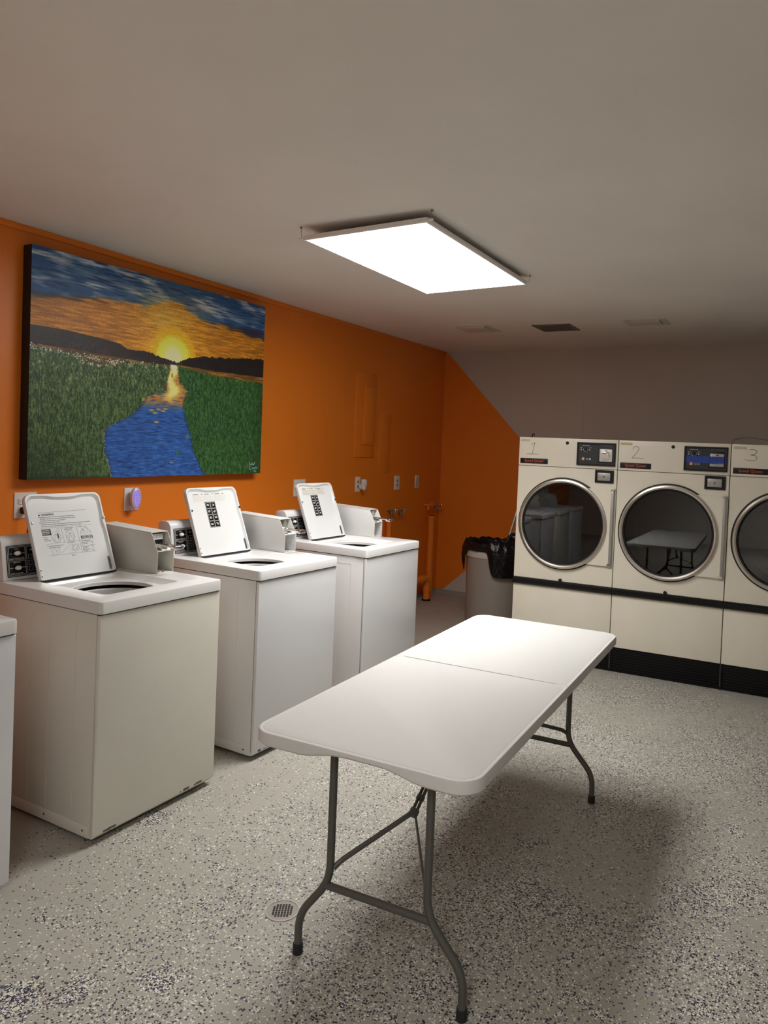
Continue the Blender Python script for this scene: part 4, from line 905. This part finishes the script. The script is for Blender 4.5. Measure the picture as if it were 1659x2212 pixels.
# pipes and faucets
def faucet(y, z, label, two=True, painted=False):
    m = M['orange'] if painted else M['galv']
    t = thing('water_faucet', label, 'faucet', (XL, y, z), group='faucets on the orange wall'); o = (XL, y, z)
    b = Tube([(XL - .004, y, z), (XL + .055, y, z)], .011, 12); tube(b, [(XL + .05, y, z + .01), (XL + .05, y, z - .03)], .012, 12); tube(b, [(XL + .05, y, z - .03), (XL + .05, y, z - .045)], .015, 12)
    obj('faucet_body', b, m, t, o)
    st = Tube([(XL + .05, y, z + .01), (XL + .095, y, z + .012)], .006, 8); sto = obj('faucet_stem', st, m, t, o)
    b = bmesh.new(); n = 10
    tube(b, [(XL + .098, y + .024 * math.cos(2 * PI * k / 20), z + .012 + .024 * math.sin(2 * PI * k / 20)) for k in range(20)], .0042, 8, closed=True)
    for k in range(4): a = k * PI / 2 + .3; tube(b, [(XL + .098, y, z + .012), (XL + .098, y + .023 * math.cos(a), z + .012 + .023 * math.sin(a))], .003, 6)
    obj('faucet_handle', b, m if painted else M['chrome'], t, o)
faucet(6.00, .965, 'metal faucet with a round handle behind the farthest washer, the left one of a pair')
faucet(6.165, .955, 'metal faucet with a round handle behind the farthest washer, the right one of a pair')
faucet(6.74, .985, 'orange painted faucet at the top of the vertical pipe, left one of a pair', painted=True)
faucet(6.93, .965, 'faucet at the top of the vertical pipe right in the corner of the room')
b = Tube([(XL + .062, 6.80, .0), (XL + .062, 6.80, .875)], .036, 20); lathe(b, [(.041, .84), (.041, .875)], (XL + .062, 6.80, 0), n=20, cap1=True, cap0=True)
tag(obj('drain_pipe', b, M['orange']), 'thick straight vertical pipe painted orange, right beside the corner', 'pipe')
ex, ey = XL + .115, 6.655
b = Tube([(ex, 6.15, .235), (ex, ey, .235), (ex, ey, .004)], .035, 20, fillet=.075)
tube(b, [(ex, 6.50, .235), (ex, 6.56, .235)], .040, 20); tube(b, [(ex, ey, .10), (ex, ey, .155)], .040, 20)
tag(obj('elbow_pipe', b, M['orange']), 'orange painted elbow pipe coming from behind the farthest washer and bending down into the floor', 'pipe')
b = Tube([(XL + .04, 5.97, .02), (XL + .04, 5.97, .885)], .028, 16); tag(obj('water_pipe', b, M['orange']), 'orange painted pipe standing behind the farthest washer', 'pipe')
b = Lathe([(.048, 0), (.046, .016), (.0355, .0165)], (ex, ey, 0), n=20); tag(obj('pipe_flange', b, M['black']), 'dark collar on the floor around the foot of the orange elbow pipe', 'pipe collar')

# ------------------------------------------------------------------ rubbish bin, bag and mop handle
bx, by = -2.495, 6.00
t = thing('rubbish_bin', 'grey round rubbish bin standing between the orange corner and the first dryer', 'bin', (bx, by, 0)); o = (bx, by, 0)
b = Lathe([(.001, .012), (.235, .012), (.245, 0), (.252, .02), (.262, .64), (.262, .655), (.255, .655), (.24, .05), (.001, .05)], (bx, by, 0), n=56); obj('bin_body', b, M['can'], t, o)
b = Lathe([(.262, .645), (.272, .657), (.274, .716), (.268, .732), (.258, .732), (.255, .655)], (bx, by, 0), n=56); obj('bin_rim', b, M['can_rim'], t, o)
rg = random.Random(2); n = 120; ph_ = [(rg.uniform(0, 6.28), rg.choice((3, 5, 7, 9, 13, 17, 23)), rg.random()) for _ in range(9)]
def wob(a, s): return sum(w * math.sin(k * a + p + s * 7) for p, k, w in ph_) / 4
cam_dir = math.atan2(-by, -bx)
rows = []
prof = [(0.0, -.16, .40), (0.0, -.06, .60), (.1, -.012, .75), (.3, .004, .785), (.5, .020, .785), (.62, .030, .735), (.72, .030, .70), (.85, .034, .64), (1, .030, .58)]
for s, dr_, z in prof:
    row = []
    for k in range(n):
        a = 2 * PI * k / n; rel = (a - cam_dir + PI) % (2 * PI) - PI     # 0 faces the room; negative = image left
        w = wob(a, s)
        # how far the skirt hangs: a long flap at the left, a gap, a deep lobe at front right
        lobe = math.exp(-((rel - .40) / .62) ** 10); flap = math.exp(-((rel + 1.45) / .22) ** 2); back = 1 if abs(rel) > 1.9 else 0
        hang = .715 - .215 * lobe - .20 * flap - .08 * back
        if s < .5: zz = z + .018 * w * (s > 0); r = .262 + dr_ + .01 * w * (s > 0)
        else:
            tt = (s - .5) / .5; top = .785 + .015 * wob(a, .3) + .03 * lobe; zz = top + (hang - top) * tt
            r = .262 + .022 + .022 * math.sin(PI * min(1, tt * 1.1)) * (1 + lobe) + .010 * w * (1 - tt * .4) + .01 * lobe
        if s == .3: zz += .03 * lobe
        row.append((bx + r * math.cos(a), by + r * math.sin(a), zz))
    rows.append(row)
b = bmesh.new(); loft(b, rows)
bmesh.ops.subdivide_edges(b, edges=b.edges[:], cuts=1, smooth=.6); fixn(b)
bag = obj('bin_bag', b, M['bag'], None, None, sharp=80); tag(bag, 'glossy black bag lining the grey bin and folded down over its rim', 'bin bag')
b = Tube([(-2.35, 5.87, .70), (-2.332, 5.90, .86), (-2.23, 6.06, 1.45)], .010, 10)
mp = thing('mop', 'thin mop handle leaning out of the bin against the first dryer', 'mop', (-2.37, 5.86, .70)); o = (-2.37, 5.86, .70)
obj('mop_handle', b, M['alu'], mp, o)
b = Tube([(-2.36, 5.84, .72), (-2.352, 5.862, .78), (-2.335, 5.885, .84), (-2.30, 5.90, .875), (-2.28, 5.90, .87)], .016, 8, fillet=.02); obj('mop_grip', b, M['black'], mp, o)

# ------------------------------------------------------------------ floor drain
dx_, dy_ = -1.541, 1.953
t = thing('floor_drain', 'round metal floor drain with a grid, beside the nearest table foot', 'floor drain', (dx_, dy_, 0)); o = (dx_, dy_, 0)
b = Lathe([(.059, 0), (.058, .003), (.053, .003), (.0525, .0015)], (dx_, dy_, 0), n=48); obj('drain_ring', b, M['alu'], t, o)
b = Lathe([(.0525, .0015), (.0005, .0018)], (dx_, dy_, 0), n=48); obj('drain_plate', b, M['steel'], t, o)
b = bmesh.new(); m_ = Matrix.Translation((dx_, dy_, 0)) @ Matrix.Rotation(.55, 4, 'Z')
for i in range(-3, 4):
    for j in range(-3, 4):
        if math.hypot(i, j) < 3.7: box(b, i * .0098 - .0036, i * .0098 + .0036, j * .0098 - .0036, j * .0098 + .0036, .0018, .0023, mtx=m_)
obj('drain_hole', b, M['gap'], t, o)

# ------------------------------------------------------------------ camera
yaw, pitch, roll, f = -0.4718, -0.0213, 0.0423, 1563.1135
r1 = Vector((math.cos(yaw), -math.sin(yaw), 0)); fw = Vector((math.sin(yaw) * math.cos(pitch), math.cos(yaw) * math.cos(pitch), math.sin(pitch)))
up = r1.cross(fw); rt = r1 * math.cos(roll) + up * math.sin(roll); upp = -r1 * math.sin(roll) + up * math.cos(roll)
cam = bpy.data.cameras.new('camera'); co_ = bpy.data.objects.new('camera', cam); C.objects.link(co_)
cam.sensor_fit = 'VERTICAL'; cam.sensor_height = 36; cam.lens = f / 2212 * 36; cam.shift_x = (829.5 - 957.99) / 2212; cam.shift_y = (998.95 - 1106) / 2212
mw = Matrix.Identity(4)
for i in range(3): mw[i][0], mw[i][1], mw[i][2] = rt[i], upp[i], -fw[i]
mw[2][3] = 1.6073; co_.matrix_world = mw; cam.clip_start = .02
sc = bpy.context.scene; sc.camera = co_

# second fixture behind the camera (same kind of panel, outside the frame)
w = bpy.data.worlds.new('world'); sc.world = w; w.use_nodes = True; w.node_tree.nodes['Background'].inputs[0].default_value = (.8, .75, .7, 1); w.node_tree.nodes['Background'].inputs[1].default_value = 0.0
sc.view_settings.view_transform = 'Standard'; sc.view_settings.look = 'None'; sc.view_settings.gamma = 1; sc.view_settings.use_curve_mapping = False
sc.view_settings.exposure = 0.10
